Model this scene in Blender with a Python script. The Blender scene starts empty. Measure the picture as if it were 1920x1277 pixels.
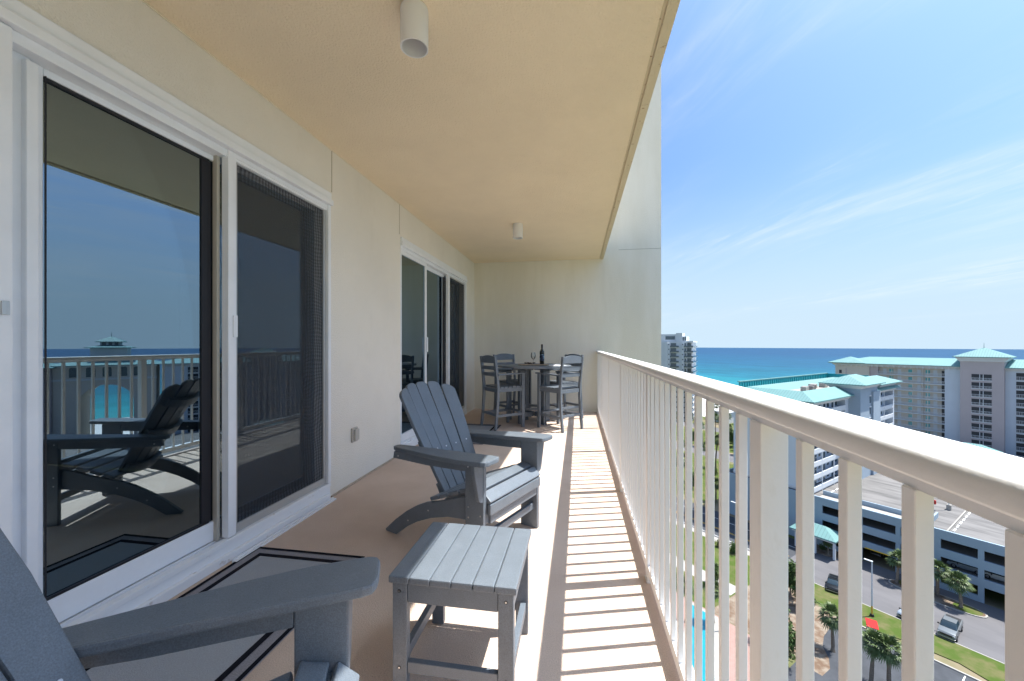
import bpy, bmesh, math, random
from mathutils import Vector, Matrix
R = math.radians
random.seed(7)
scene = bpy.context.scene
COL = scene.collection

# ------------------------------------------------------------------ camera
EYE = 1.254                      # eye height above the balcony floor
G = EYE - 44.0                   # ground level below
cam_d = bpy.data.cameras.new('camera')
cam = bpy.data.objects.new('camera', cam_d); COL.objects.link(cam)
cam.location = (0, 0, EYE)
cam.rotation_euler = (R(90), 0, R(9.425))
cam_d.sensor_width = 36.0
cam_d.lens = 36.0 * 741 / 1920
cam_d.shift_y = (647 - 638.5) / 1920
cam_d.clip_start = 0.05
cam_d.clip_end = 20000
scene.camera = cam

# ------------------------------------------------------------------ light and sky
SUN_EL = R(65.5)
sun_dir = Vector((0.96, 0.277, 0)).normalized() * math.cos(SUN_EL) + Vector((0, 0, math.sin(SUN_EL)))
sun_d = bpy.data.lights.new('sun', 'SUN'); sun_d.energy = 2.0; sun_d.angle = R(0.5); sun_d.color = (1, 0.965, 0.9)
sun = bpy.data.objects.new('sun', sun_d); COL.objects.link(sun)
sun.rotation_euler = sun_dir.to_track_quat('Z', 'Y').to_euler()

world = bpy.data.worlds.new('World'); scene.world = world; world.use_nodes = True
wn = world.node_tree; wn.nodes.clear()
def wnode(t, **kw):
    n = wn.nodes.new(t)
    for k, v in kw.items(): setattr(n, k, v)
    return n
wout = wnode('ShaderNodeOutputWorld'); wbg = wnode('ShaderNodeBackground')
wn.links.new(wbg.outputs[0], wout.inputs[0]); wbg.inputs[1].default_value = 0.070
geo = wnode('ShaderNodeTexCoord')
sep = wnode('ShaderNodeSeparateXYZ'); wn.links.new(geo.outputs['Generated'], sep.inputs[0])
mx = wnode('ShaderNodeMath', operation='MAXIMUM'); wn.links.new(sep.outputs[2], mx.inputs[0]); mx.inputs[1].default_value = 0.012
cmb = wnode('ShaderNodeCombineXYZ')
wn.links.new(sep.outputs[0], cmb.inputs[0]); wn.links.new(sep.outputs[1], cmb.inputs[1]); wn.links.new(mx.outputs[0], cmb.inputs[2])
sky = wnode('ShaderNodeTexSky'); sky.sky_type = 'NISHITA'; sky.sun_disc = False
sky.sun_elevation = SUN_EL
sky.sun_rotation = math.atan2(sun_dir.x, sun_dir.y)
sky.altitude = 0; sky.air_density = 1.0; sky.dust_density = 4.0; sky.ozone_density = 1.6
wn.links.new(cmb.outputs[0], sky.inputs[0])
# thin cirrus streaks on a high plane
addz = wnode('ShaderNodeMath', operation='ADD'); wn.links.new(mx.outputs[0], addz.inputs[0]); addz.inputs[1].default_value = 0.16
dx = wnode('ShaderNodeMath', operation='DIVIDE'); wn.links.new(sep.outputs[0], dx.inputs[0]); wn.links.new(addz.outputs[0], dx.inputs[1])
dy = wnode('ShaderNodeMath', operation='DIVIDE'); wn.links.new(sep.outputs[1], dy.inputs[0]); wn.links.new(addz.outputs[0], dy.inputs[1])
pc = wnode('ShaderNodeCombineXYZ'); wn.links.new(dx.outputs[0], pc.inputs[0]); wn.links.new(dy.outputs[0], pc.inputs[1])
def streak(rot, sx, sy, off, det, lo, hi, dist=0.6):
    m0 = wnode('ShaderNodeMapping'); m0.inputs['Rotation'].default_value = (0, 0, rot); wn.links.new(pc.outputs[0], m0.inputs[0])
    m = wnode('ShaderNodeMapping'); m.inputs['Scale'].default_value = (sx, sy, 1)
    m.inputs['Location'].default_value = (off, off * 1.7, 0)
    wn.links.new(m0.outputs[0], m.inputs[0])
    n = wnode('ShaderNodeTexNoise'); n.inputs['Scale'].default_value = 1.0; n.inputs['Detail'].default_value = det
    n.inputs['Roughness'].default_value = 0.62; n.inputs['Distortion'].default_value = dist
    wn.links.new(m.outputs[0], n.inputs['Vector'])
    r = wnode('ShaderNodeMapRange'); r.interpolation_type = 'SMOOTHSTEP'
    r.inputs['From Min'].default_value = lo; r.inputs['From Max'].default_value = hi
    wn.links.new(n.outputs[0], r.inputs[0]); return r
s1 = streak(R(-119), 0.8, 3.4, 5.7, 9, 0.34, 0.86)
s2 = streak(R(-119), 0.35, 1.1, 11.9, 3, 0.36, 0.66)
s3 = streak(R(-112), 2.6, 12.0, 1.2, 8, 0.42, 0.90, 0.9)
m1 = wnode('ShaderNodeMath', operation='MULTIPLY'); wn.links.new(s1.outputs[0], m1.inputs[0]); wn.links.new(s2.outputs[0], m1.inputs[1])
m2 = wnode('ShaderNodeMath', operation='MULTIPLY'); wn.links.new(s3.outputs[0], m2.inputs[0]); wn.links.new(s2.outputs[0], m2.inputs[1])
m3 = wnode('ShaderNodeMath', operation='ADD'); wn.links.new(m1.outputs[0], m3.inputs[0]); wn.links.new(m2.outputs[0], m3.inputs[1])
m4 = wnode('ShaderNodeMath', operation='MULTIPLY'); fz = wnode('ShaderNodeMapRange'); fz.interpolation_type = 'SMOOTHSTEP'; fz.inputs['From Min'].default_value = 0.02; fz.inputs['From Max'].default_value = 0.14
wn.links.new(mx.outputs[0], fz.inputs[0])
m35 = wnode('ShaderNodeMath', operation='MULTIPLY'); wn.links.new(m3.outputs[0], m35.inputs[0]); wn.links.new(fz.outputs[0], m35.inputs[1])
wn.links.new(m35.outputs[0], m4.inputs[0]); m4.inputs[1].default_value = 0.66
m4.use_clamp = True
# the sea air whitens the lowest band of the sky
hz = wnode('ShaderNodeMapRange'); hz.inputs['From Min'].default_value = 0.0; hz.inputs['From Max'].default_value = 0.40
hz.inputs['To Min'].default_value = 0.93; hz.inputs['To Max'].default_value = 0.0; hz.interpolation_type = 'SMOOTHSTEP'
wn.links.new(mx.outputs[0], hz.inputs[0])
mixh = wnode('ShaderNodeMix', data_type='RGBA'); wn.links.new(hz.outputs[0], mixh.inputs[0])
tint = wnode('ShaderNodeMix', data_type='RGBA'); tint.blend_type = 'MULTIPLY'; tint.inputs[0].default_value = 1.0
wn.links.new(sky.outputs[0], tint.inputs[6]); tint.inputs[7].default_value = (0.37, 0.53, 0.72, 1)
wn.links.new(tint.outputs[2], mixh.inputs[6]); mixh.inputs[7].default_value = (2.15, 2.75, 3.25, 1)
mixc = wnode('ShaderNodeMix', data_type='RGBA'); wn.links.new(m4.outputs[0], mixc.inputs[0])
wn.links.new(mixh.outputs[2], mixc.inputs[6]); mixc.inputs[7].default_value = (2.9, 3.15, 3.4, 1)
wn.links.new(mixc.outputs[2], wbg.inputs[0])

scene.view_settings.view_transform = 'Standard'; scene.view_settings.look = 'None'
scene.view_settings.gamma = 1; scene.view_settings.exposure = 2.22
scene.render.engine = 'CYCLES'
scene.cycles.max_bounces = 10; scene.cycles.diffuse_bounces = 6; scene.cycles.glossy_bounces = 4
scene.cycles.transparent_max_bounces = 24; scene.cycles.use_denoising = True

# ------------------------------------------------------------------ materials
def mat(name, col, rough=0.7, spec=0.3, metal=0.0, noise=0.0, nscale=3.0, bump=0.0, bscale=60.0, col2=None, lo=0.35, hi=0.65, stretch=None, emit=None):
    m = bpy.data.materials.new(name); m.use_nodes = True
    nt = m.node_tree; b = nt.nodes['Principled BSDF']
    b.inputs['Base Color'].default_value = (*col, 1); b.inputs['Roughness'].default_value = rough
    b.inputs['Specular IOR Level'].default_value = spec; b.inputs['Metallic'].default_value = metal
    tc = nt.nodes.new('ShaderNodeTexCoord'); vec = tc.outputs['Object']
    if stretch:
        mp = nt.nodes.new('ShaderNodeMapping'); mp.inputs['Scale'].default_value = stretch
        nt.links.new(vec, mp.inputs[0]); vec2 = mp.outputs[0]
    else: vec2 = vec
    if noise or col2:
        n = nt.nodes.new('ShaderNodeTexNoise'); n.inputs['Scale'].default_value = nscale; n.inputs['Detail'].default_value = 6
        n.inputs['Roughness'].default_value = 0.6
        nt.links.new(vec2, n.inputs['Vector'])
        rr = nt.nodes.new('ShaderNodeMapRange'); rr.inputs['From Min'].default_value = lo; rr.inputs['From Max'].default_value = hi
        nt.links.new(n.outputs[0], rr.inputs[0])
        mi = nt.nodes.new('ShaderNodeMix'); mi.data_type = 'RGBA'
        c2 = col2 if col2 else tuple(c * (1 - noise) for c in col)
        mi.inputs[6].default_value = (*col, 1); mi.inputs[7].default_value = (*c2, 1)
        nt.links.new(rr.outputs[0], mi.inputs[0]); nt.links.new(mi.outputs[2], b.inputs['Base Color'])
    if bump:
        n2 = nt.nodes.new('ShaderNodeTexNoise'); n2.inputs['Scale'].default_value = bscale; n2.inputs['Detail'].default_value = 4
        nt.links.new(vec, n2.inputs['Vector'])
        bp = nt.nodes.new('ShaderNodeBump'); bp.inputs['Strength'].default_value = bump; bp.inputs['Distance'].default_value = 0.01
        nt.links.new(n2.outputs[0], bp.inputs['Height']); nt.links.new(bp.outputs[0], b.inputs['Normal'])
    if emit:
        b.inputs['Emission Color'].default_value = (*emit[0], 1); b.inputs['Emission Strength'].default_value = emit[1]
    return m

def stain(m, scale, lo, hi, col, amount, stretch=(1, 1, 1)):
    nt = m.node_tree; b = nt.nodes['Principled BSDF']; prev = b.inputs['Base Color'].links[0].from_socket
    tc = nt.nodes.new('ShaderNodeTexCoord'); mp = nt.nodes.new('ShaderNodeMapping'); mp.inputs['Scale'].default_value = stretch; nt.links.new(tc.outputs['Object'], mp.inputs[0])
    n = nt.nodes.new('ShaderNodeTexNoise'); n.inputs['Scale'].default_value = scale; n.inputs['Detail'].default_value = 8; n.inputs['Roughness'].default_value = .7; nt.links.new(mp.outputs[0], n.inputs['Vector'])
    r = nt.nodes.new('ShaderNodeMapRange'); r.inputs['From Min'].default_value = lo; r.inputs['From Max'].default_value = hi; r.inputs['To Max'].default_value = amount; nt.links.new(n.outputs[0], r.inputs[0])
    mi = nt.nodes.new('ShaderNodeMix'); mi.data_type = 'RGBA'; mi.inputs[7].default_value = (*col, 1); nt.links.new(r.outputs[0], mi.inputs[0]); nt.links.new(prev, mi.inputs[6]); nt.links.new(mi.outputs[2], b.inputs['Base Color'])
stucco = mat('stucco_cream', (0.82, 0.785, 0.71), 0.95, 0.1, noise=0.07, nscale=1.1, bump=0.55, bscale=110)
ceil_m = mat('ceiling_texture', (0.90, 0.775, 0.585), 0.95, 0.1, noise=0.06, nscale=1.3, bump=0.9, bscale=85)
def stucco_end():
    m = mat('stucco_end', (0.81, 0.785, 0.70), 0.95, 0.1, col2=(0.75, 0.72, 0.62), nscale=1.2, lo=0.38, hi=0.62, bump=0.5, bscale=90, stretch=(1.6, 1.6, 0.35))
    return m
stucco2 = stucco_end()
stain(stucco, 3.2, .56, .74, (.52, .47, .38), .18, (1, 1, .45)); stain(ceil_m, 1.6, .54, .74, (.62, .50, .34), .12); stain(stucco2, 2.6, .55, .75, (.52, .50, .42), .16, (1.5, 1.5, .2))
lip_m = mat('edge_weathered', (0.66, 0.58, 0.42), 0.95, 0.1, col2=(0.30, 0.16, 0.08), nscale=38, lo=0.62, hi=0.72, bump=0.5, bscale=90)
floor_m = mat('floor_coating', (0.67, 0.53, 0.44), 0.72, 0.25, col2=(0.59, 0.455, 0.37), nscale=2.2, lo=0.36, hi=0.68, bump=0.5, bscale=170)
# fine speckle on the deck coating
nt = floor_m.node_tree; b = nt.nodes['Principled BSDF']
prev = b.inputs['Base Color'].links[0].from_socket
tc = nt.nodes.new('ShaderNodeTexCoord')
sn = nt.nodes.new('ShaderNodeTexNoise'); sn.inputs['Scale'].default_value = 260; sn.inputs['Detail'].default_value = 2
nt.links.new(tc.outputs['Object'], sn.inputs['Vector'])
sr = nt.nodes.new('ShaderNodeMapRange'); sr.inputs['From Min'].default_value = 0.3; sr.inputs['From Max'].default_value = 0.7; sr.inputs['To Min'].default_value = 0.80; sr.inputs['To Max'].default_value = 1.15
nt.links.new(sn.outputs[0], sr.inputs[0])
vm = nt.nodes.new('ShaderNodeVectorMath'); vm.operation = 'SCALE'
nt.links.new(prev, vm.inputs[0]); nt.links.new(sr.outputs[0], vm.inputs['Scale'])
sn2 = nt.nodes.new('ShaderNodeTexNoise'); sn2.inputs['Scale'].default_value = 9; sn2.inputs['Detail'].default_value = 7; sn2.inputs['Roughness'].default_value = .75
nt.links.new(tc.outputs['Object'], sn2.inputs['Vector'])
sr2 = nt.nodes.new('ShaderNodeMapRange'); sr2.inputs['From Min'].default_value = 0.64; sr2.inputs['From Max'].default_value = 0.74; sr2.inputs['To Max'].default_value = 0.45
nt.links.new(sn2.outputs[0], sr2.inputs[0])
mi = nt.nodes.new('ShaderNodeMix'); mi.data_type = 'RGBA'; mi.inputs[7].default_value = (0.26, 0.19, 0.15, 1)
nt.links.new(sr2.outputs[0], mi.inputs[0]); nt.links.new(vm.outputs[0], mi.inputs[6]); nt.links.new(mi.outputs[2], b.inputs['Base Color'])

rail_m = mat('railing_paint', (0.79, 0.795, 0.795), 0.38, 0.45, col2=(0.70, 0.68, 0.64), nscale=16, lo=0.60, hi=0.80, stretch=(1, 1, 0.35), bump=0.10, bscale=60)
white_m = mat('white_vinyl', (0.84, 0.87, 0.91), 0.4, 0.4, noise=0.06, nscale=5, bump=0.04, bscale=30)
track_m = mat('white_track_dirty', (0.82, 0.84, 0.87), 0.5, 0.3, col2=(0.45, 0.40, 0.35), nscale=16, lo=0.64, hi=0.76, stretch=(3, 0.8, 1))
alu_m = mat('aluminium_screen_frame', (0.50, 0.52, 0.53), 0.35, 0.5, metal=0.5)
gask_m = mat('dark_gasket', (0.02, 0.02, 0.025), 0.5, 0.3)
def hdpe():
    m = mat('slate_lumber', (0.150, 0.178, 0.212), 0.40, 0.5, noise=0.12, nscale=9, bump=0.16, bscale=380, stretch=(1, 1, 1))
    return m
slate = hdpe()
nt = slate.node_tree; b = nt.nodes['Principled BSDF']; prev = b.inputs['Base Color'].links[0].from_socket
tc = nt.nodes.new('ShaderNodeTexCoord')
g1 = nt.nodes.new('ShaderNodeTexNoise'); g1.inputs['Scale'].default_value = 320; g1.inputs['Detail'].default_value = 3; nt.links.new(tc.outputs['Object'], g1.inputs['Vector'])
g2 = nt.nodes.new('ShaderNodeTexNoise'); g2.inputs['Scale'].default_value = 26; g2.inputs['Detail'].default_value = 9; g2.inputs['Roughness'].default_value = .8; nt.links.new(tc.outputs['Object'], g2.inputs['Vector'])
ra = nt.nodes.new('ShaderNodeMapRange'); ra.inputs['From Min'].default_value = .3; ra.inputs['From Max'].default_value = .7; ra.inputs['To Min'].default_value = .82; ra.inputs['To Max'].default_value = 1.22; nt.links.new(g1.outputs[0], ra.inputs[0])
rb = nt.nodes.new('ShaderNodeMapRange'); rb.inputs['From Min'].default_value = .60; rb.inputs['From Max'].default_value = .72; rb.inputs['To Max'].default_value = .22; nt.links.new(g2.outputs[0], rb.inputs[0])
vs_ = nt.nodes.new('ShaderNodeVectorMath'); vs_.operation = 'SCALE'; nt.links.new(prev, vs_.inputs[0]); nt.links.new(ra.outputs[0], vs_.inputs['Scale'])
mq = nt.nodes.new('ShaderNodeMix'); mq.data_type = 'RGBA'; mq.inputs[7].default_value = (0.42, 0.43, 0.43, 1); nt.links.new(rb.outputs[0], mq.inputs[0]); nt.links.new(vs_.outputs[0], mq.inputs[6]); nt.links.new(mq.outputs[2], b.inputs['Base Color'])
steel_m = mat('steel_screw', (0.6, 0.6, 0.6), 0.3, 0.5, metal=0.9)
mat_light = mat('mat_weave', (0.41, 0.435, 0.475), 0.9, 0.1, noise=0.2, nscale=240, bump=0.4, bscale=300)
mat_mid = mat('mat_border_weave', (0.34, 0.33, 0.36), 0.9, 0.1, noise=0.3, nscale=200, bump=0.4, bscale=300)
mat_dark = mat('mat_dark_band', (0.012, 0.012, 0.018), 0.9, 0.1)
outlet_m = mat('outlet_grey', (0.48, 0.46, 0.42), 0.5, 0.3)
lamp_m = mat('lamp_white', (0.78, 0.78, 0.79), 0.45, 0.4)
lampin_m = mat('lamp_inside', (0.35, 0.35, 0.37), 0.5, 0.4)
room_m = mat('room_paint', (0.32, 0.30, 0.27), 0.9, 0.1, noise=.05)
roomfloor_m = mat('room_floor', (0.12, 0.095, 0.08), 0.6, 0.2, noise=.2)
curtain_m = mat('curtain', (0.05, 0.055, 0.06), 0.9, 0.1, noise=.1)
shade_m = mat('lamp_shade', (0.8, 0.7, 0.5), 0.8, 0.1, emit=((1, 0.78, 0.45), 1.1))
wood_m = mat('board_wood', (0.46, 0.36, 0.27), 0.5, 0.3, noise=.3, nscale=20, stretch=(1, 8, 1))
bottle_m = mat('bottle_glass', (0.006, 0.010, 0.008), 0.06, 0.6)
blabel_m = mat('bottle_label', (0.02, 0.03, 0.06), 0.5, 0.3, col2=(0.25, 0.4, 0.55), nscale=22, lo=.52, hi=.58)
snack_m = mat('snack_dark', (0.05, 0.02, 0.015), 0.6, 0.3, noise=.5, nscale=60)
napkin_m = mat('napkin', (0.75, 0.76, 0.78), 0.8, 0.1)

def glass_mat(name, tint, refl, gt=(0.62, 0.83, 1.0)):
    m = bpy.data.materials.new(name); m.use_nodes = True; nt = m.node_tree; nt.nodes.clear()
    o = nt.nodes.new('ShaderNodeOutputMaterial'); mixs = nt.nodes.new('ShaderNodeMixShader')
    t = nt.nodes.new('ShaderNodeBsdfTransparent'); t.inputs[0].default_value = (*tint, 1)
    g = nt.nodes.new('ShaderNodeBsdfGlossy'); g.inputs['Roughness'].default_value = 0.0; g.inputs[0].default_value = (*gt, 1)
    lw = nt.nodes.new('ShaderNodeFresnel'); lw.inputs[0].default_value = 1.5
    a = nt.nodes.new('ShaderNodeMath'); a.operation = 'ADD'; a.inputs[1].default_value = refl; a.use_clamp = True
    nt.links.new(lw.outputs[0], a.inputs[0]); nt.links.new(a.outputs[0], mixs.inputs[0])
    nt.links.new(t.outputs[0], mixs.inputs[1]); nt.links.new(g.outputs[0], mixs.inputs[2]); nt.links.new(mixs.outputs[0], o.inputs[0])
    return m
glass_m = glass_mat('tinted_door_glass', (0.30, 0.32, 0.31), 0.25)
wineglass_m = glass_mat('clear_glass', (0.95, 0.96, 0.96), 0.02, (1, 1, 1))
def screen_mat():
    m = bpy.data.materials.new('insect_screen'); m.use_nodes = True; nt = m.node_tree; nt.nodes.clear()
    o = nt.nodes.new('ShaderNodeOutputMaterial'); mixs = nt.nodes.new('ShaderNodeMixShader')
    t = nt.nodes.new('ShaderNodeBsdfTransparent'); t.inputs[0].default_value = (1, 1, 1, 1)
    d = nt.nodes.new('ShaderNodeBsdfDiffuse'); d.inputs[0].default_value = (0.075, 0.08, 0.09, 1)
    tc = nt.nodes.new('ShaderNodeTexCoord')
    # moire of the woven mesh, painted as fine wavy ribs of coverage
    nz = nt.nodes.new('ShaderNodeTexNoise'); nz.inputs['Scale'].default_value = 3.0; nz.inputs['Detail'].default_value = 1
    nt.links.new(tc.outputs['Object'], nz.inputs['Vector'])
    sp = nt.nodes.new('ShaderNodeSeparateXYZ'); nt.links.new(tc.outputs['Object'], sp.inputs[0])
    acc = []
    for sock, k, wob in ((1, 235.0, 22.0), (2, 230.0, 34.0)):
        a = nt.nodes.new('ShaderNodeMath'); a.operation = 'MULTIPLY'; a.inputs[1].default_value = k; nt.links.new(sp.outputs[sock], a.inputs[0])
        b = nt.nodes.new('ShaderNodeMath'); b.operation = 'MULTIPLY_ADD'; b.inputs[1].default_value = wob; nt.links.new(nz.outputs[0], b.inputs[0]); nt.links.new(a.outputs[0], b.inputs[2])
        c = nt.nodes.new('ShaderNodeMath'); c.operation = 'SINE'; nt.links.new(b.outputs[0], c.inputs[0]); acc.append(c)
    ml = nt.nodes.new('ShaderNodeMath'); ml.operation = 'MULTIPLY_ADD'; ml.inputs[1].default_value = 0.5
    nt.links.new(acc[1].outputs[0], ml.inputs[0]); nt.links.new(acc[0].outputs[0], ml.inputs[2])
    r = nt.nodes.new('ShaderNodeMapRange'); r.inputs['From Min'].default_value = -1.5; r.inputs['From Max'].default_value = 1.5
    r.inputs['To Min'].default_value = 0.22; r.inputs['To Max'].default_value = 0.52
    nt.links.new(ml.outputs[0], r.inputs[0]); nt.links.new(r.outputs[0], mixs.inputs[0])
    nt.links.new(t.outputs[0], mixs.inputs[1]); nt.links.new(d.outputs[0], mixs.inputs[2]); nt.links.new(mixs.outputs[0], o.inputs[0])
    return m
screen_m = screen_mat()

btower = mat('building_steel_blue', (0.33, 0.40, 0.47), 0.9, 0.1, noise=0.05, nscale=0.3)
# outdoor materials
bwhite = mat('building_white', (0.60, 0.63, 0.66), 0.85, 0.1, noise=0.05, nscale=0.3)
btan = mat('building_tan', (0.58, 0.53, 0.47), 0.9, 0.1, noise=0.05, nscale=0.2)
bmauve = mat('building_mauve', (0.47, 0.415, 0.415), 0.9, 0.1, noise=0.06, nscale=0.2)
bblue = mat('building_pale_blue', (0.57, 0.62, 0.68), 0.9, 0.1, noise=0.05, nscale=0.2)
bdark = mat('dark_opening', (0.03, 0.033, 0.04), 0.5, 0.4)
bwin = mat('window_glass', (0.05, 0.08, 0.10), 0.08, 0.8)
bteal_glass = mat('teal_window', (0.10, 0.35, 0.37), 0.1, 0.8)
teal = mat('teal_metal_roof', (0.165, 0.31, 0.305), 0.6, 0.2, noise=0.08, nscale=0.4)
teal_d = mat('teal_screen', (0.015, 0.26, 0.30), 0.4, 0.4, noise=0.06, nscale=0.4)
garage_m = mat('garage_blue_grey', (0.30, 0.38, 0.45), 0.9, 0.1, noise=0.08, nscale=0.25)
deck_m = mat('deck_concrete', (0.20, 0.192, 0.187), 0.9, 0.1, col2=(0.08, 0.078, 0.077), nscale=1.0, lo=0.40, hi=0.80, stretch=(0.55, 0.12, 1))
asph = mat('asphalt_pale', (0.155, 0.150, 0.155), 0.9, 0.1, col2=(0.115, 0.112, 0.118), nscale=0.25, lo=.35, hi=.7, stretch=(1, .3, 1))
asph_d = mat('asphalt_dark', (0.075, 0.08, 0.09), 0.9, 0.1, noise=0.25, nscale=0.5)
conc = mat('kerb_concrete', (0.36, 0.34, 0.31), 0.9, 0.1, noise=.1, nscale=2)
paint_w = mat('road_paint_white', (0.75, 0.74, 0.70), 0.8, 0.1)
paint_y = mat('road_paint_yellow', (0.70, 0.42, 0.08), 0.8, 0.1)
grass_m = mat('lawn', (0.065, 0.10, 0.022), 0.95, 0.05, col2=(0.135, 0.125, 0.058), nscale=0.5, lo=.42, hi=.68)
mulch_m = mat('sandy_mulch', (0.25, 0.205, 0.16), 0.95, 0.05, col2=(0.15, 0.10, 0.07), nscale=0.7, lo=.4, hi=.6)
ground_m = mat('ground_scrub', (0.10, 0.12, 0.045), 0.95, 0.05, col2=(0.22, 0.18, 0.12), nscale=0.06, lo=.45, hi=.6)
sand_m = mat('beach_sand', (0.62, 0.60, 0.57), 0.95, 0.05, noise=.06, nscale=.05)
paver_m = mat('pink_pavers', (0.33, 0.22, 0.19), 0.9, 0.1, noise=.15, nscale=2)
pool_m = mat('pool_water', (0.02, 0.26, 0.33), 0.08, 0.5, noise=.15, nscale=1)
frond_a = mat('palm_frond', (0.06, 0.10, 0.03), 0.5, 0.35, col2=(0.13, 0.17, 0.065), nscale=3)
frond_b = mat('old_frond', (0.22, 0.15, 0.08), 0.8, 0.1, noise=.3)
bark_m = mat('palm_bark', (0.15, 0.12, 0.095), 0.95, 0.1, col2=(0.28, 0.23, 0.18), nscale=6, stretch=(1, 1, 2), bump=.6, bscale=14)
leaf_m = mat('leaf_green', (0.035, 0.075, 0.018), 0.6, 0.25, col2=(0.085, 0.13, 0.035), nscale=1.2)
shrub_m = mat('shrub_green', (0.09, 0.13, 0.03), 0.7, 0.2, col2=(0.17, 0.19, 0.06), nscale=2)
tyre_m = mat('tyre', (0.02, 0.02, 0.02), 0.8, 0.2)
rim_m = mat('rim', (0.4, 0.4, 0.42), 0.3, 0.5, metal=.8)
carglass = mat('car_glass', (0.02, 0.035, 0.045), 0.05, 0.9)
headl = mat('headlight', (0.7, 0.72, 0.75), 0.1, 0.8)
trim_m = mat('black_trim', (0.02, 0.02, 0.022), 0.5, 0.4)
red_m = mat('red_canvas', (0.42, 0.010, 0.008), 0.6, 0.3)

def seam_shadows(m, pitch, depth=0.78):  # darkens the base colour in bands, the shadow lines of the standing seams
    nt = m.node_tree; b = nt.nodes['Principled BSDF']; prev = b.inputs['Base Color'].links[0].from_socket
    tc = nt.nodes.new('ShaderNodeTexCoord'); sp = nt.nodes.new('ShaderNodeSeparateXYZ'); nt.links.new(tc.outputs['Object'], sp.inputs[0])
    sn = nt.nodes.new('ShaderNodeSeparateXYZ'); nt.links.new(tc.outputs['Normal'], sn.inputs[0])
    ax = nt.nodes.new('ShaderNodeMath'); ax.operation = 'ABSOLUTE'; nt.links.new(sn.outputs[0], ax.inputs[0])
    ay = nt.nodes.new('ShaderNodeMath'); ay.operation = 'ABSOLUTE'; nt.links.new(sn.outputs[1], ay.inputs[0])
    gt = nt.nodes.new('ShaderNodeMath'); gt.operation = 'GREATER_THAN'; nt.links.new(ax.outputs[0], gt.inputs[0]); nt.links.new(ay.outputs[0], gt.inputs[1])
    mx_ = nt.nodes.new('ShaderNodeMix'); nt.links.new(gt.outputs[0], mx_.inputs[0]); nt.links.new(sp.outputs[0], mx_.inputs[2]); nt.links.new(sp.outputs[1], mx_.inputs[3])
    d = nt.nodes.new('ShaderNodeMath'); d.operation = 'DIVIDE'; d.inputs[1].default_value = pitch; nt.links.new(mx_.outputs[0], d.inputs[0])
    f = nt.nodes.new('ShaderNodeMath'); f.operation = 'FRACT'; nt.links.new(d.outputs[0], f.inputs[0])
    l = nt.nodes.new('ShaderNodeMath'); l.operation = 'LESS_THAN'; l.inputs[1].default_value = 0.22; nt.links.new(f.outputs[0], l.inputs[0])
    r = nt.nodes.new('ShaderNodeMapRange'); r.inputs['To Min'].default_value = 1.0; r.inputs['To Max'].default_value = depth; nt.links.new(l.outputs[0], r.inputs[0])
    v = nt.nodes.new('ShaderNodeVectorMath'); v.operation = 'SCALE'; nt.links.new(prev, v.inputs[0]); nt.links.new(r.outputs[0], v.inputs['Scale'])
    nt.links.new(v.outputs[0], b.inputs['Base Color'])
seam_shadows(teal, 0.62)

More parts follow.
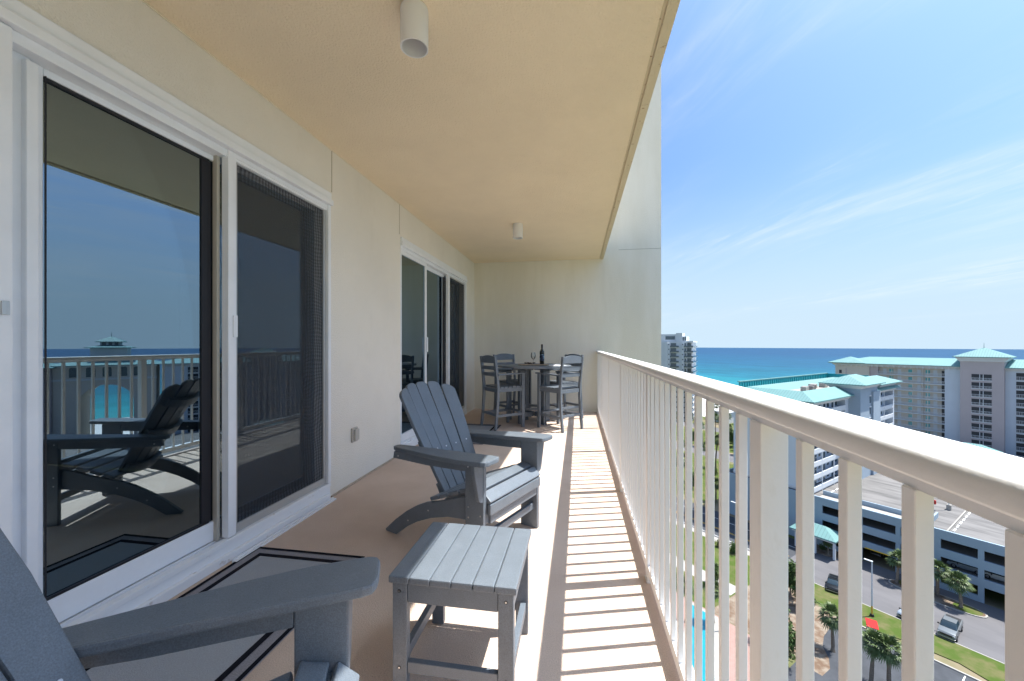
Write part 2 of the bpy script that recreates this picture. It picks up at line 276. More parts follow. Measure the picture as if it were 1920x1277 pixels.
# ------------------------------------------------------------------ mesh helpers
class MB:
    def __init__(s): s.bm = bmesh.new()
    def add(s, verts, faces, M=None):
        vs = [s.bm.verts.new(M @ Vector(v) if M else v) for v in verts]
        for f in faces:
            try: s.bm.faces.new([vs[i] for i in f])
            except ValueError: pass
        return vs
    def box(s, x0, x1, y0, y1, z0, z1, bev=0.0, M=None, seg=2):
        x0, x1 = min(x0, x1), max(x0, x1); y0, y1 = min(y0, y1), max(y0, y1); z0, z1 = min(z0, z1), max(z0, z1)
        v = [(x0,y0,z0),(x1,y0,z0),(x1,y1,z0),(x0,y1,z0),(x0,y0,z1),(x1,y0,z1),(x1,y1,z1),(x0,y1,z1)]
        f = [(0,3,2,1),(4,5,6,7),(0,1,5,4),(1,2,6,5),(2,3,7,6),(3,0,4,7)]
        s._shape(v, f, bev, M, seg); return s
    def _shape(s, v, f, bev, M, seg=2):
        if bev:
            t = bmesh.new(); tv = [t.verts.new(p) for p in v]
            for q in f: t.faces.new([tv[i] for i in q])
            bmesh.ops.recalc_face_normals(t, faces=t.faces)
            es = [e for e in t.edges if len(e.link_faces) == 2 and e.calc_face_angle(0) > 0.35]
            bmesh.ops.bevel(t, geom=es, offset=bev, segments=seg, profile=0.6, affect='EDGES', clamp_overlap=True)
            t.verts.index_update()
            s.add([tuple(p.co) for p in t.verts], [tuple(p.index for p in q.verts) for q in t.faces], M); t.free()
        else: s.add(v, f, M)
    def prism(s, pts, h0, h1, axis='z', bev=0.0, M=None, seg=2):
        # pts: 2D outline; axis z: (x,y), axis y: (x,z), axis x: (y,z)
        n = len(pts)
        def P(p, h):
            return (p[0], p[1], h) if axis == 'z' else ((p[0], h, p[1]) if axis == 'y' else (h, p[0], p[1]))
        v = [P(p, h0) for p in pts] + [P(p, h1) for p in pts]
        f = [tuple(range(n))[::-1], tuple(range(n, 2*n))] + [(i, (i+1) % n, n + (i+1) % n, n + i) for i in range(n)]
        s._shape(v, f, bev, M, seg); return s
    def cyl(s, p0, p1, r0, r1=None, n=16, caps=True, M=None):
        r1 = r0 if r1 is None else r1
        p0, p1 = Vector(p0), Vector(p1); d = (p1 - p0).normalized()
        a = d.orthogonal().normalized(); b_ = d.cross(a)
        v = []
        for p, r in ((p0, r0), (p1, r1)):
            for i in range(n):
                t = 2*math.pi*i/n; v.append(tuple(p + (a*math.cos(t) + b_*math.sin(t))*r))
        f = [(i, (i+1) % n, n + (i+1) % n, n + i) for i in range(n)]
        if caps: f += [tuple(range(n))[::-1], tuple(range(n, 2*n))]
        s.add(v, f, M); return s
    def lathe(s, prof, n=24, c=(0,0,0), M=None):
        v = []
        for r, z in prof:
            for i in range(n):
                t = 2*math.pi*i/n; v.append((c[0]+r*math.cos(t), c[1]+r*math.sin(t), c[2]+z))
        f = []
        for k in range(len(prof)-1):
            for i in range(n): f.append((k*n+i, k*n+(i+1) % n, (k+1)*n+(i+1) % n, (k+1)*n+i))
        s.add(v, f, M); return s
    def quad(s, a, b_, c, d): s.add([a, b_, c, d], [(0,1,2,3)]); return s
    def obj(s, name, m, parent=None, loc=None, smooth=False, recalc=True):
        if recalc: bmesh.ops.recalc_face_normals(s.bm, faces=s.bm.faces)
        me = bpy.data.meshes.new(name); s.bm.to_mesh(me); s.bm.free()
        for mm in (m if isinstance(m, (list, tuple)) else [m]): me.materials.append(mm)
        if smooth:
            for p in me.polygons: p.use_smooth = True
            try: me.set_sharp_from_angle(angle=R(38))
            except Exception: pass
        o = bpy.data.objects.new(name, me); COL.objects.link(o)
        if parent: o.parent = parent
        if loc: o.location = loc
        return o
def empty(name, loc, rz=0.0):
    o = bpy.data.objects.new(name, None); COL.objects.link(o); o.location = loc; o.rotation_euler = (0, 0, rz); o.empty_display_size = 0.2
    return o
def tag(o, label=None, cat=None, group=None, kind=None):
    if label: o['label'] = label
    if cat: o['category'] = cat
    if group: o['group'] = group
    if kind: o['kind'] = kind
    return o
def kids(o): return [c for c in COL.objects if c.parent == o]
def copy_tree(o, parent=None):
    c = o.copy(); COL.objects.link(c)
    if parent: c.parent = parent
    for ch in kids(o): copy_tree(ch, c)
    return c
def ray(px, py):
    th = R(9.425); c, s_ = math.cos(th), math.sin(th)
    u = (px - 960)/741; v = (647 - py)/741
    return Vector((c*u - s_, s_*u + c, v))

# ================================================================== BALCONY STRUCTURE
XW = -2.01       # face of the house wall
YE = 7.57        # face of the end wall
ZC = 2.87        # ceiling
FX = 0.44        # outer edge of the floor
YB = -3.2
o = MB().box(XW - 0.2, FX, YB, YE, -0.22, 0, 0.006).obj('balcony_floor', floor_m); tag(o, kind='structure')
o = MB().box(XW - 0.2, 0.40, YB, YE, ZC, ZC + 0.22).obj('balcony_ceiling', ceil_m); tag(o, kind='structure')
lip = MB(); lip.box(0.40, 0.418, YB, YE, ZC + 0.006, ZC + 0.22); lip.box(0.418, 0.474, YB, YE, ZC - 0.012, ZC + 0.22, 0.005)
o = lip.obj('ceiling_edge', lip_m, o)
# house wall around the two door openings
D1 = (-1.35, 2.96, 2.50); D2 = (4.27, 6.98, 2.50)
w = MB()
w.box(XW - 0.2, XW, YB, D1[0], 0, ZC)
w.box(XW - 0.2, XW, D1[0], D1[1], D1[2], ZC)
w.box(XW - 0.2, XW, D1[1], D2[0], 0, ZC)
w.box(XW - 0.2, XW, D2[0], D2[1], D2[2], ZC)
w.box(XW - 0.2, XW, D2[1], YE, 0, ZC)
hw = w.obj('house_wall', stucco); tag(hw, 'cream stucco house wall with two sliding doors along the balcony', 'wall')
j = MB()
for y in (2.985, 4.245): j.box(XW, XW + 0.0025, y - 0.003, y + 0.003, D1[2] + 0.02, ZC)
j.obj('expansion_joint', mat('joint', (0.42, 0.37, 0.28), 0.95, 0.1), hw)
cv = MB(); cv.box(XW, XW + 0.008, YB, YE, ZC - 0.010, ZC, 0.003); cv.obj('caulk_bead', mat('caulk', (0.80, 0.73, 0.58), 0.8, 0.1), hw)
bm_ = MB(); bm_.box(XW, XW + 0.02, D1[1] + 0.01, D2[0] - 0.01, 0, 0.012, 0.004)
bm_.obj('floor_seam', mat('seam_sealant', (0.50, 0.41, 0.33), 0.9, 0.1, noise=.2, nscale=20), hw)
ew = MB().box(XW - 0.2, 1.507, YE, YE + 0.30, G, 24).obj('end_wall', stucco2)
tag(ew, 'tall pale stucco wall closing the far end of the balcony', 'wall')
j = MB().box(0.75, 1.50, YE - 0.0025, YE, 3.02, 3.027); j.obj('expansion_joint', mat('joint_grey', (0.40, 0.39, 0.33), 0.95, 0.1), ew)
bw = MB().box(XW - 0.2, 0.6, YB - 0.3, YB, -0.2, 3.1).obj('rear_wall', stucco2)
tag(bw, 'stucco wall at the near end of the balcony behind the viewer', 'wall')

# rooms behind the glass
for (y0, y1) in ((-2.2, 3.3), (3.9, 7.3)):
    r_ = MB()
    r_.box(-6.6, -6.5, y0, y1, 0, 2.75); r_.box(-6.5, XW - 0.2, y0 - .1, y0, 0, 2.75); r_.box(-6.5, XW - 0.2, y1, y1 + .1, 0, 2.75)
    r_.box(-6.5, XW - 0.2, y0, y1, 2.70, 2.75)
    o = r_.obj('interior_room', room_m); tag(o, kind='structure')
    o2 = MB().box(-6.5, XW - 0.2, y0, y1, -0.1, -0.01).obj('interior_floor', roomfloor_m, o)

# ------------------------------------------------------------------ sliding doors
def frame_bars(mb, x0, x1, y0, y1, z0, z1, wy, wz0, wz1, bev=0.004):
    mb.box(x0, x1, y0, y0 + wy, z0, z1, bev); mb.box(x0, x1, y1 - wy, y1, z0, z1, bev)
    mb.box(x0, x1, y0 + wy, y1 - wy, z0, z0 + wz0, bev); mb.box(x0, x1, y0 + wy, y1 - wy, z1 - wz1, z1, bev)
# door 1: wide opening by the chairs
d1 = empty('sliding_door', (XW, 2.0, 0)); tag(d1, 'wide white framed sliding glass door beside the two low armchairs', 'sliding door')
def P1(mb, name, m, smooth=False):
    mb.bm.transform(Matrix.Translation((-XW, -2.0, 0))); return mb.obj(name, m, d1, smooth=smooth)
h = MB()
h.box(XW - 0.06, XW + 0.018, D1[0], D1[1], 2.44, D1[2], 0.006)          # upper cap, proud
h.box(XW - 0.06, XW + 0.035, D1[0], D1[1] + 0.004, 2.395, 2.44, 0.008)
h.box(XW - 0.19, XW - 0.002, D1[0], D1[1], 2.35, 2.395, 0.003)
h.box(XW - 0.05, XW + 0.012, D1[1] - 0.035, D1[1], 0.13, 2.395, 0.004)   # right jamb
h.box(XW - 0.19, XW - 0.05, D1[1] - 0.03, D1[1], 0.10, 2.35)
P1(h, 'door_frame', white_m)
s_ = MB()
s_.box(XW - 0.19, XW + 0.005, D1[0], D1[1], 0, 0.095, 0.004)
s_.box(XW - 0.028, XW + 0.012, D1[0], D1[1], 0.0955, 0.125, 0.004)
s_.box(XW - 0.075, XW - 0.06, D1[0], D1[1], 0.0955, 0.118, 0.002)
s_.box(XW + 0.005, XW + 0.03, D1[0], D1[1] - 0.03, 0.0, 0.05, 0.006)
P1(s_, 'door_sill', track_m)
tr = MB(); tr.box(XW + 0.055, XW + 0.078, 1.98, 2.935, 0.0, 0.012, 0.003); tr.box(XW + 0.045, XW + 0.053, 1.98, 2.935, 0.0, 0.018, 0.002)
P1(tr, 'threshold_strip', track_m)
# glass panel 1 (sliding leaf, recessed) 1.19..2.02 ; fixed leaf behind the screen 2.0..2.93
a_ = MB()
a_.box(XW - 0.105, XW - 0.068, 1.19, 1.235, 0.122, 2.35, 0.004)
a_.box(XW - 0.105, XW - 0.068, 1.235, 2.02, 0.122, 0.235, 0.006)
a_.box(XW - 0.105, XW - 0.068, 1.235, 2.02, 2.318, 2.35, 0.004)
P1(a_, 'leaf_frame', white_m)
a_ = MB(); a_.box(XW - 0.088, XW - 0.082, 1.236, 2.02, 0.236, 2.317); P1(a_, 'glass_pane', glass_m)
a_ = MB()
a_.box(XW - 0.0675, XW - 0.062, 1.237, 1.241, 0.237, 2.316); a_.box(XW - 0.081, XW - 0.072, 1.236, 1.95, 0.2355, 0.246); a_.box(XW - 0.081, XW - 0.072, 1.236, 1.95, 2.304, 2.316)
a_.box(XW - 0.10, XW - 0.074, 1.905, 1.965, 0.247, 2.303, 0.003); a_.box(XW - 0.098, XW - 0.089, 1.80, 1.815, 0.24, 2.31)
P1(a_, 'dark_stile', gask_m)
a_ = MB(); a_.box(XW - 0.075, XW - 0.045, 1.972, 1.992, 0.118, 2.35, 0.003); P1(a_, 'interlock_stile', mat('tan_stile', (0.45, 0.42, 0.36), 0.5, 0.4))
# left jamb stack
a_ = MB()
a_.box(XW - 0.055, XW + 0.015, 1.00, 1.105, 0.118, 2.39, 0.006)
a_.box(XW - 0.19, XW - 0.056, 0.98, 1.19, 0.10, 2.35, 0.004)
a_.box(XW - 0.066, XW - 0.03, 1.165, 1.20, 0.12, 2.33, 0.004)
a_.box(XW - 0.055, XW + 0.012, 0.80, 0.995, 0.118, 2.39, 0.006)
P1(a_, 'door_jamb', white_m)
a_ = MB(); a_.box(XW + 0.0155, XW + 0.019, 1.085, 1.094, 1.36, 1.41, 0.001); a_.box(XW + 0.0155, XW + 0.023, 1.072, 1.085, 1.36, 1.41, 0.002); P1(a_, 'latch_plate', alu_m)
# further leaf toward the viewer (only its reflection-side matters)
a_ = MB(); frame_bars(a_, XW - 0.05, XW - 0.012, -0.6, 0.80, 0.126, 2.35, .06, .09, .05); P1(a_, 'leaf_frame', white_m)
a_ = MB(); a_.box(XW - 0.035, XW - 0.03, -0.54, 0.74, 0.217, 2.299); P1(a_, 'glass_pane', glass_m)
a_ = MB(); frame_bars(a_, XW - 0.05, XW - 0.012, D1[0], -0.602, 0.126, 2.35, .06, .09, .05); P1(a_, 'leaf_frame', white_m)
a_ = MB(); a_.box(XW - 0.035, XW - 0.03, D1[0] + .06, -0.662, 0.217, 2.299); P1(a_, 'glass_pane', glass_m)
# screen leaf 1.99..2.93 and glass behind
a_ = MB(); a_.box(XW - 0.125, XW - 0.119, 2.02, 2.93, 0.10, 2.35); P1(a_, 'glass_pane', glass_m)
a_ = MB(); a_.box(XW - 0.04, XW + 0.006, 1.998, 2.052, 0.13, 2.394, 0.004); a_.box(XW - 0.04, XW + 0.004, 2.052, D1[1] - .037, 2.365, 2.394, 0.004)
P1(a_, 'screen_stile', white_m)
a_ = MB(); frame_bars(a_, XW - 0.035, XW - 0.012, 2.054, 2.922, 0.128, 2.362, 0.024, 0.05, 0.02, 0.003); P1(a_, 'screen_frame', alu_m)
a_ = MB(); a_.box(XW - 0.024, XW - 0.0235, 2.078, 2.898, 0.178, 2.342); P1(a_, 'screen_mesh', screen_m)
a_ = MB(); a_.box(XW + 0.0065, XW + 0.013, 2.026, 2.056, 1.30, 1.43, 0.003); P1(a_, 'handle', white_m)
# door 2
d2 = empty('sliding_door', (XW, 5.6, 0)); tag(d2, 'white framed three panel sliding door near the tall dining set', 'sliding door')
def P2(mb, name, m):
    mb.bm.transform(Matrix.Translation((-XW, -5.6, 0))); return mb.obj(name, m, d2)
h = MB()
h.box(XW - 0.06, XW + 0.018, D2[0], D2[1], 2.45, D2[2], 0.006); h.box(XW - 0.06, XW + 0.030, D2[0], D2[1], 2.40, 2.45, 0.006)
h.box(XW - 0.19, XW - 0.002, D2[0], D2[1], 2.36, 2.40, 0.003)
h.box(XW - 0.05, XW + 0.012, D2[1] - 0.05, D2[1], 0.10, 2.40, 0.004); h.box(XW - 0.05, XW + 0.006, D2[0], D2[0] + 0.02, 0.10, 2.40, 0.004)
P2(h, 'door_frame', white_m)
h = MB(); h.box(XW - 0.19, XW + 0.02, D2[0], D2[1], 0, 0.09, 0.006); h.box(XW - 0.028, XW + 0.005, D2[0], D2[1], 0.0905, 0.118, 0.003); P2(h, 'door_sill', track_m)
for y0, y1, xo in ((4.29, 5.11, -0.012), (5.13, 5.97, -0.07)):
    h = MB(); frame_bars(h, XW + xo - 0.035, XW + xo, y0, y1, 0.12, 2.36, 0.045, 0.09, 0.045); P2(h, 'leaf_frame', white_m)
    h = MB(); h.box(XW + xo - 0.02, XW + xo - 0.016, y0 + .045, y1 - .045, 0.21, 2.315); P2(h, 'glass_pane', glass_m)
h = MB(); h.box(XW - .118, XW - .112, 5.97, 6.93, .1, 2.36); P2(h, 'glass_pane', glass_m)
h = MB(); h.box(XW - 0.04, XW + 0.006, 5.975, 6.04, 0.12, 2.40, 0.004); P2(h, 'screen_stile', white_m)
h = MB(); h.box(XW - 0.066, XW - 0.05, 5.90, 5.968, 0.21, 2.315, 0.002); P2(h, 'dark_stile', gask_m)
h = MB(); frame_bars(h, XW - 0.034, XW - 0.012, 6.042, 6.928, 0.12, 2.36, 0.02, 0.04, 0.02, 0.002); P2(h, 'screen_frame', alu_m)
h = MB(); h.box(XW - 0.024, XW - 0.0235, 6.062, 6.908, 0.16, 2.34); P2(h, 'screen_mesh', screen_m)
h = MB(); h.box(XW - 0.011, XW + 0.012, 5.075, 5.10, 1.16, 1.36, 0.006); P2(h, 'handle', white_m)
# inside: curtains, bedside lamp
def curtain(y0, y1, x, label):
    pts = []
    n = int((y1 - y0)/0.03)
    for i in range(n + 1):
        y = y0 + (y1 - y0)*i/n; pts.append((x + 0.02*math.sin(i*1.3), y))
    back = [(p[0] - 0.004, p[1]) for p in pts[::-1]]
    o = MB().prism(pts + back, 0.02, 2.6).obj('curtain', curtain_m); tag(o, label, 'curtain')
curtain(1.98, 2.30, -2.32, 'dark curtain gathered inside the wide sliding door')
curtain(5.55, 6.25, -2.36, 'dark curtain gathered inside the door near the dining set')
lt = empty('bedside_lamp', (-4.35, 6.62, 0)); tag(lt, 'lit bedside lamp with warm shade seen through the far door glass', 'lamp')
m_ = MB(); m_.lathe([(0.0, 0.62), (0.09, 0.62), (0.09, 0.64), (0.02, 0.66), (0.05, 0.80), (0.06, 0.9), (0.015, 1.0), (0.012, 1.15)]); m_.obj('lamp_base', outlet_m, lt, smooth=True)
m_ = MB(); m_.lathe([(0.20, 1.12), (0.11, 1.38)]); m_.obj('lamp_shade', shade_m, lt, smooth=True)
nt_ = empty('nightstand', (-4.35, 6.62, 0)); tag(nt_, 'dark nightstand under the lit bedside lamp indoors', 'nightstand')
MB().box(-.25, .25, -.22, .22, 0.0, 0.60, 0.01).obj('cabinet', roomfloor_m, nt_); MB().box(-.27, .27, -.24, .24, 0.6005, 0.62, 0.004).obj('table_top', roomfloor_m, nt_)

# outlet cover on wall
ol = empty('outlet_cover', (XW, 3.31, 0.44)); tag(ol, 'small grey weatherproof outlet box on the cream wall', 'outlet')
MB().box(0, 0.018, -0.045, 0.045, -0.065, 0.065, 0.006).obj('base_plate', outlet_m, ol)
MB().box(0.0185, 0.038, -0.028, 0.036, -0.05, 0.05, 0.006).obj('flap', outlet_m, ol)

# ceiling lamps
def can(x, y, label):
    e = empty('ceiling_light', (x, y, ZC)); tag(e, label, 'ceiling light', 'white cylinder lights under the ceiling')
    m_ = MB(); m_.lathe([(0.0, -0.002), (0.064, -0.002), (0.066, -0.012), (0.066, -0.19), (0.0605, -0.19), (0.060, -0.03), (0, -0.03)], 40); m_.obj('housing', lamp_m, e, smooth=True)
    m_ = MB(); m_.lathe([(0.0, -0.034), (0.058, -0.034)], 40); m_.obj('reflector', lampin_m, e)
    m_ = MB(); m_.lathe([(0.0, -0.12), (0.018, -0.115), (0.028, -0.095), (0.022, -0.06), (0.016, -0.036)], 20); m_.obj('bulb', napkin_m, e, smooth=True)
d = ray(777, 75); t = 1.90/ (d.x*-math.sin(R(9.425)) + d.y*math.cos(R(9.425)))
can(d.x*t, d.y*t, 'large looking white cylinder ceiling light nearest the viewer')
d = ray(971, 420); t = (ZC - EYE)/d.z
can(d.x*t, d.y*t, 'small looking white cylinder ceiling light above the dining set')

# ------------------------------------------------------------------ railing
rl = empty('balcony_railing', (0.388, 3.0, 0)); tag(rl, 'cream white metal balcony railing of thin square pickets and posts', 'railing')
RX = 0.388
prof = [(-.034, 1.112), (-.041, 1.117), (-.0425, 1.124), (-.0425, 1.135), (-.0405, 1.1415), (-.036, 1.145), (-.030, 1.146), (.030, 1.146), (.036, 1.145), (.0405, 1.1415), (.0425, 1.135), (.0425, 1.124), (.041, 1.117), (.034, 1.112), (.022, 1.108), (.022, 1.096), (-.022, 1.096), (-.022, 1.108)]
m_ = MB(); m_.prism(prof, YB - 3.0, YE - 3.0, 'y'); m_.obj('top_rail', rail_m, rl, smooth=True)
m_ = MB(); m_.box(-0.024, 0.024, YB - 3, YE - 3, 0.045, 0.092, 0.004); m_.obj('bottom_rail', rail_m, rl)
def yD(D, X=0.388): return (D + X*math.sin(R(9.425)))/math.cos(R(9.425))
PK0 = 0.815
posts = [PK0 + 1.29*k for k in range(-3, 6)]
pm = None; km = None; fm = None
for D in posts:
    y = yD(D) - 3.0
    if y + 3 > YE - 0.03 or y + 3 < YB: continue
    if pm is None:
        m_ = MB(); m_.box(-0.026, 0.026, -0.026, 0.026, 0.0, 1.096, 0.003); o = m_.obj('post', rail_m, rl, (0.0, y, 0)); pm = o
        m_ = MB(); m_.box(-0.03, 0.03, -0.034, 0.034, 0.0005, 0.008, 0.002); fm = m_.obj('base_plate', rail_m, o)
    else:
        o = bpy.data.objects.new('post', pm.data); COL.objects.link(o); o.parent = rl; o.location = (0.0, y, 0)
        p = bpy.data.objects.new('base_plate', fm.data); COL.objects.link(p); p.parent = o
    for j in range(11):
        Dk = D + 0.092 + 0.1085*j
        yy = yD(Dk) - 3.0
        if D == posts[2]:   # bay beside the viewer
            yy = yD(posts[3] - 0.162 - 0.1085*j) - 3.0
        if yy + 3 > YE - 0.02: continue
        if km is None:
            m_ = MB(); m_.box(-0.0095, 0.0095, -0.0095, 0.0095, 0.0925, 1.096, 0.0012, seg=1); km = m_.obj('picket', rail_m, rl, (-0.016, yy, 0))
        else:
            o2 = bpy.data.objects.new('picket', km.data); COL.objects.link(o2); o2.parent = rl; o2.location = (-0.016, yy, 0)

# ------------------------------------------------------------------ door mats
def floor_mat(x0, x1, y0, y1, label, rz=0.0):
    cx, cy = (x0+x1)/2, (y0+y1)/2; e = empty('outdoor_mat', (cx, cy, 0), rz); tag(e, label, 'floor mat', 'grey woven outdoor mats')
    hx, hy = (x1-x0)/2, (y1-y0)/2
    MB().box(-hx, hx, -hy, hy, 0.001, 0.006, 0.002).obj('woven_border', mat_mid, e)
    MB().box(-hx+.085, hx-.085, -hy+.085, hy-.085, 0.0062, 0.0075).obj('woven_field', mat_light, e)
    for k, (a0, a1) in enumerate(((0.0, 0.02), (0.066, 0.094))):
        m_ = MB(); z0, z1 = 0.0076 + 0.0004*k, 0.0086 + 0.0004*k
        m_.box(-hx+a0, hx-a0, hy-a1, hy-a0, z0, z1); m_.box(-hx+a0, hx-a0, -hy+a0, -hy+a1, z0, z1)
        m_.box(-hx+a0, -hx+a1, -hy+a1, hy-a1, z0, z1); m_.box(hx-a1, hx-a0, -hy+a1, hy-a1, z0, z1)
        m_.obj('dark_band', mat_dark, e)
floor_mat(-1.945, -1.235, 0.62, 2.155, 'grey outdoor mat with dark border beside the wide door')
floor_mat(-1.95, -1.175, 4.84, 6.06, 'grey outdoor mat with dark border by the dining set')

# ------------------------------------------------------------------ low armchair
def screws(parent, pts, axis, r=0.005, m=None):
    for p in pts:
        q = Vector(p); d = Vector(axis)
        if m:
            m_ = MB(); m_.cyl(q, q + d*0.0022, r*.55, n=10); m_.obj('screw', steel_m, parent)
        m_ = MB(); m_.cyl(q, q + d*0.0015, r, n=10); m_.obj('screw', m or steel_m, parent)
def make_adirondack():
    e = empty('low_armchair', (0, 0, 0))
    L = {}
    top = [(-.012,.405),(-.10,.392),(-.20,.362),(-.30,.325),(-.40,.292),(-.48,.272),(-.56,.235),(-.66,.175),(-.76,.10),(-.86,0.012)]
    bot = [(-.85,0.0),(-.755,0.0),(-.66,.072),(-.56,.13),(-.44,.182),(-.30,.222),(-.15,.24),(-.012,.25)]
    for sgn in (1, -1):
        rail = MB().prism(top + bot, sgn*.262, sgn*.288, 'y', 0.004).obj('side_rail', slate, e)
        leg = MB().box(-.140, -.008, sgn*.2885, sgn*.318, 0, .592, 0.006).obj('front_leg', slate, e)
        screws(leg, [(-.03, sgn*.318, .30), (-.115, sgn*.318, .335), (-.115, sgn*.318, .275), (-.118, sgn*.318, .562), (-.03, sgn*.318, .57)], (0, sgn, 0))
        screws(rail, [(-.46, sgn*.288, .225), (-.64, sgn*.288, .12)], (0, sgn, 0))
        br = MB().prism([(sgn*.3185,.598),(sgn*.398,.598),(sgn*.394,.56),(sgn*.355,.40),(sgn*.34,.385),(sgn*.3185,.38)], -.034, -.010, 'x', 0.004).obj('arm_bracket', slate, e)
        plan = [(.064,.275),(.067,.30),(.067,.372),(.058,.392),(.035,.404),(-.12,.410),(-.28,.395),(-.45,.365),(-.60,.338),(-.72,.318),(-.765,.30),(-.772,.265),(-.75,.245),(-.55,.238),(-.30,.243),(-.10,.245),(.03,.247),(.054,.252)]
        TA = Matrix.Translation((0, 0, .600)) @ Matrix.Rotation(-.054, 4, 'Y')
        arm = MB().prism([(a, sgn*b_) for a, b_ in plan], .001, .029, 'z', 0.007, TA).obj('armrest', slate, e)
        MB().prism([(-.141,.53),(-.141,.591),(-.742,.559),(-.75,.515),(-.45,.515)], sgn*.289, sgn*.316, 'y', 0.003).obj('arm_rail', slate, e)
        screws(arm, [(-.70, sgn*.317, .535), (-.62, sgn*.2885, .545)], (0, sgn, 0), 0.006)
    # seat slats following the contour
    n = 6; path = [(-.022,.392),(-.094,.410),(-.172,.388),(-.250,.358),(-.328,.326),(-.406,.296)]
    for i, (f, z) in enumerate(path):
        if i == 0: ang = R(-42)
        else:
            f2, z2 = path[i-1]; ang = math.atan2(z2 - z, f2 - f)
        M = Matrix.Translation((f, 0, z + .004 - (.012 if i == 0 else 0))) @ Matrix.Rotation(-ang, 4, 'Y')
        wid = .285 if i in (0, 1) else .2885
        M_ = MB(); M_.box(-.036, .036, -.287, .287, 0, .024, 0.006, M); M_.obj('seat_slat', slate, e)
    MB().box(-.006, .018, -.287, .287, .300, .362, 0.006).obj('seat_slat', slate, e)
    MB().box(-.020, .002, -.262, .262, .245, .294, 0.004).obj('front_apron', slate, e)
    MB().box(-.06, -.034, -.288, .288, .13, .175, 0.004).obj('stretcher', slate, e)
    # back
    lean = R(30)
    Mb = Matrix.Translation((-.432, 0, .285)) @ Matrix.Rotation(-lean, 4, 'Y')    # local z goes up the back, x forward
    HT = .805
    def arc(y): return HT - (abs(y)**2.3)*1.55
    for k in range(-2, 3):
        wb, wt = .073, .103
        yb, yt = k*.080, k*.1105
        rot = Matrix.Rotation(-R(8)*k, 4, 'Z')
        xoff = .0074*k*k
        pts = []
        ybl, ybr = -wb/2, wb/2
        pts += [(ybl, 0), (ybr, 0), (wt/2, .52)]
        N = 8
        for i in range(N + 1):
            u = wt/2 - wt*i/N; yy = yt + u
            z = arc(yy); z -= .020*(abs(u)/(wt/2))**4
            pts.append((u, z if abs(k) < 2 else z - .012))
        pts += [(-wt/2, .50)]
        # shift the slat sideways as it rises
        verts = [(p[0] + yb + (yt - yb)*min(1, p[1]/.62), p[1]) for p in pts]
        m_ = MB()
        cy = (yb + yt)/2
        M = Mb @ Matrix.Translation((xoff, cy, 0)) @ rot @ Matrix.Translation((0, -cy, 0))
        m_.prism(verts, -.011, .011, 'x', 0.005, M); sl = m_.obj('back_slat', slate, e)
        m_ = MB(); q = M @ Vector((.011, cy, .30)); q2 = M @ Vector((.0135, cy, .30)); m_.cyl(q, q2, .005, n=10); m_.obj('screw', steel_m, sl)
    for zz, hw_ in ((.02, .195), (.31, .225), (.58, .225)):
        m_ = MB()
        pts = []
        for i in range(9):
            y = -hw_ + 2*hw_*i/8; pts.append((-.014 + .030*(y/.17)**2 - .006, y))
        pts += [(p[0] - .03, p[1]) for p in pts[::-1]]
        m_.prism(pts, zz, zz + .07, 'z', 0.004, Mb); m_.obj('back_support', slate, e)
    return e
ch = make_adirondack(); ch.location = (-0.38, 2.42, 0); ch.rotation_euler = (0, 0, R(-23.5))
tag(ch, 'slate grey slatted low armchair standing past the side table, facing the railing', 'armchair', 'slate low armchairs on the balcony')
ch2 = copy_tree(ch); ch2.location = (-0.470, 0.702, 0); ch2.rotation_euler = (0, 0, R(24.5))
tag(ch2, 'cropped slate grey low armchair nearest the viewer, in front of the wide door', 'armchair', 'slate low armchairs on the balcony')

# ------------------------------------------------------------------ side table
st = empty('side_table', (-0.43, 1.52, 0), R(0)); tag(st, 'small square slate grey slatted side table between the armchairs', 'side table')
hx, hy = .2295, .2175
for i in range(6):
    w_ = 2*hx/6; x0 = -hx + i*w_
    MB().box(x0 + .0012, x0 + w_ - .0012, -hy, hy, .416, .441, 0.005).obj('top_slat', slate, st)
for sx in (1, -1):
    for sy in (1, -1):
        lg = MB().box(sx*(hx-.012), sx*(hx-.066), sy*(hy-.010), sy*(hy-.040), 0, .4155, 0.004).obj('leg', slate, st)
        screws(lg, [(sx*(hx-.038), sy*(hy-.010), .385), (sx*(hx-.038), sy*(hy-.010), .115)], (0, sy, 0), 0.006, trim_m)
for sy in (1, -1):
    MB().box(-hx+.067, hx-.067, sy*(hy-.014), sy*(hy-.036), .345, .4155, 0.003).obj('apron', slate, st)
    MB().box(-hx+.067, hx-.067, sy*(hy-.014), sy*(hy-.036), .095, .135, 0.003).obj('stretcher', slate, st)
for sx in (1, -1):
    MB().box(sx*(hx-.016), sx*(hx-.040), -hy+.041, hy-.041, .345, .4155, 0.003).obj('apron', slate, st)
    MB().box(sx*(hx-.020), sx*(hx-.044), -hy+.041, hy-.041, .10, .14, 0.003).obj('stretcher', slate, st)

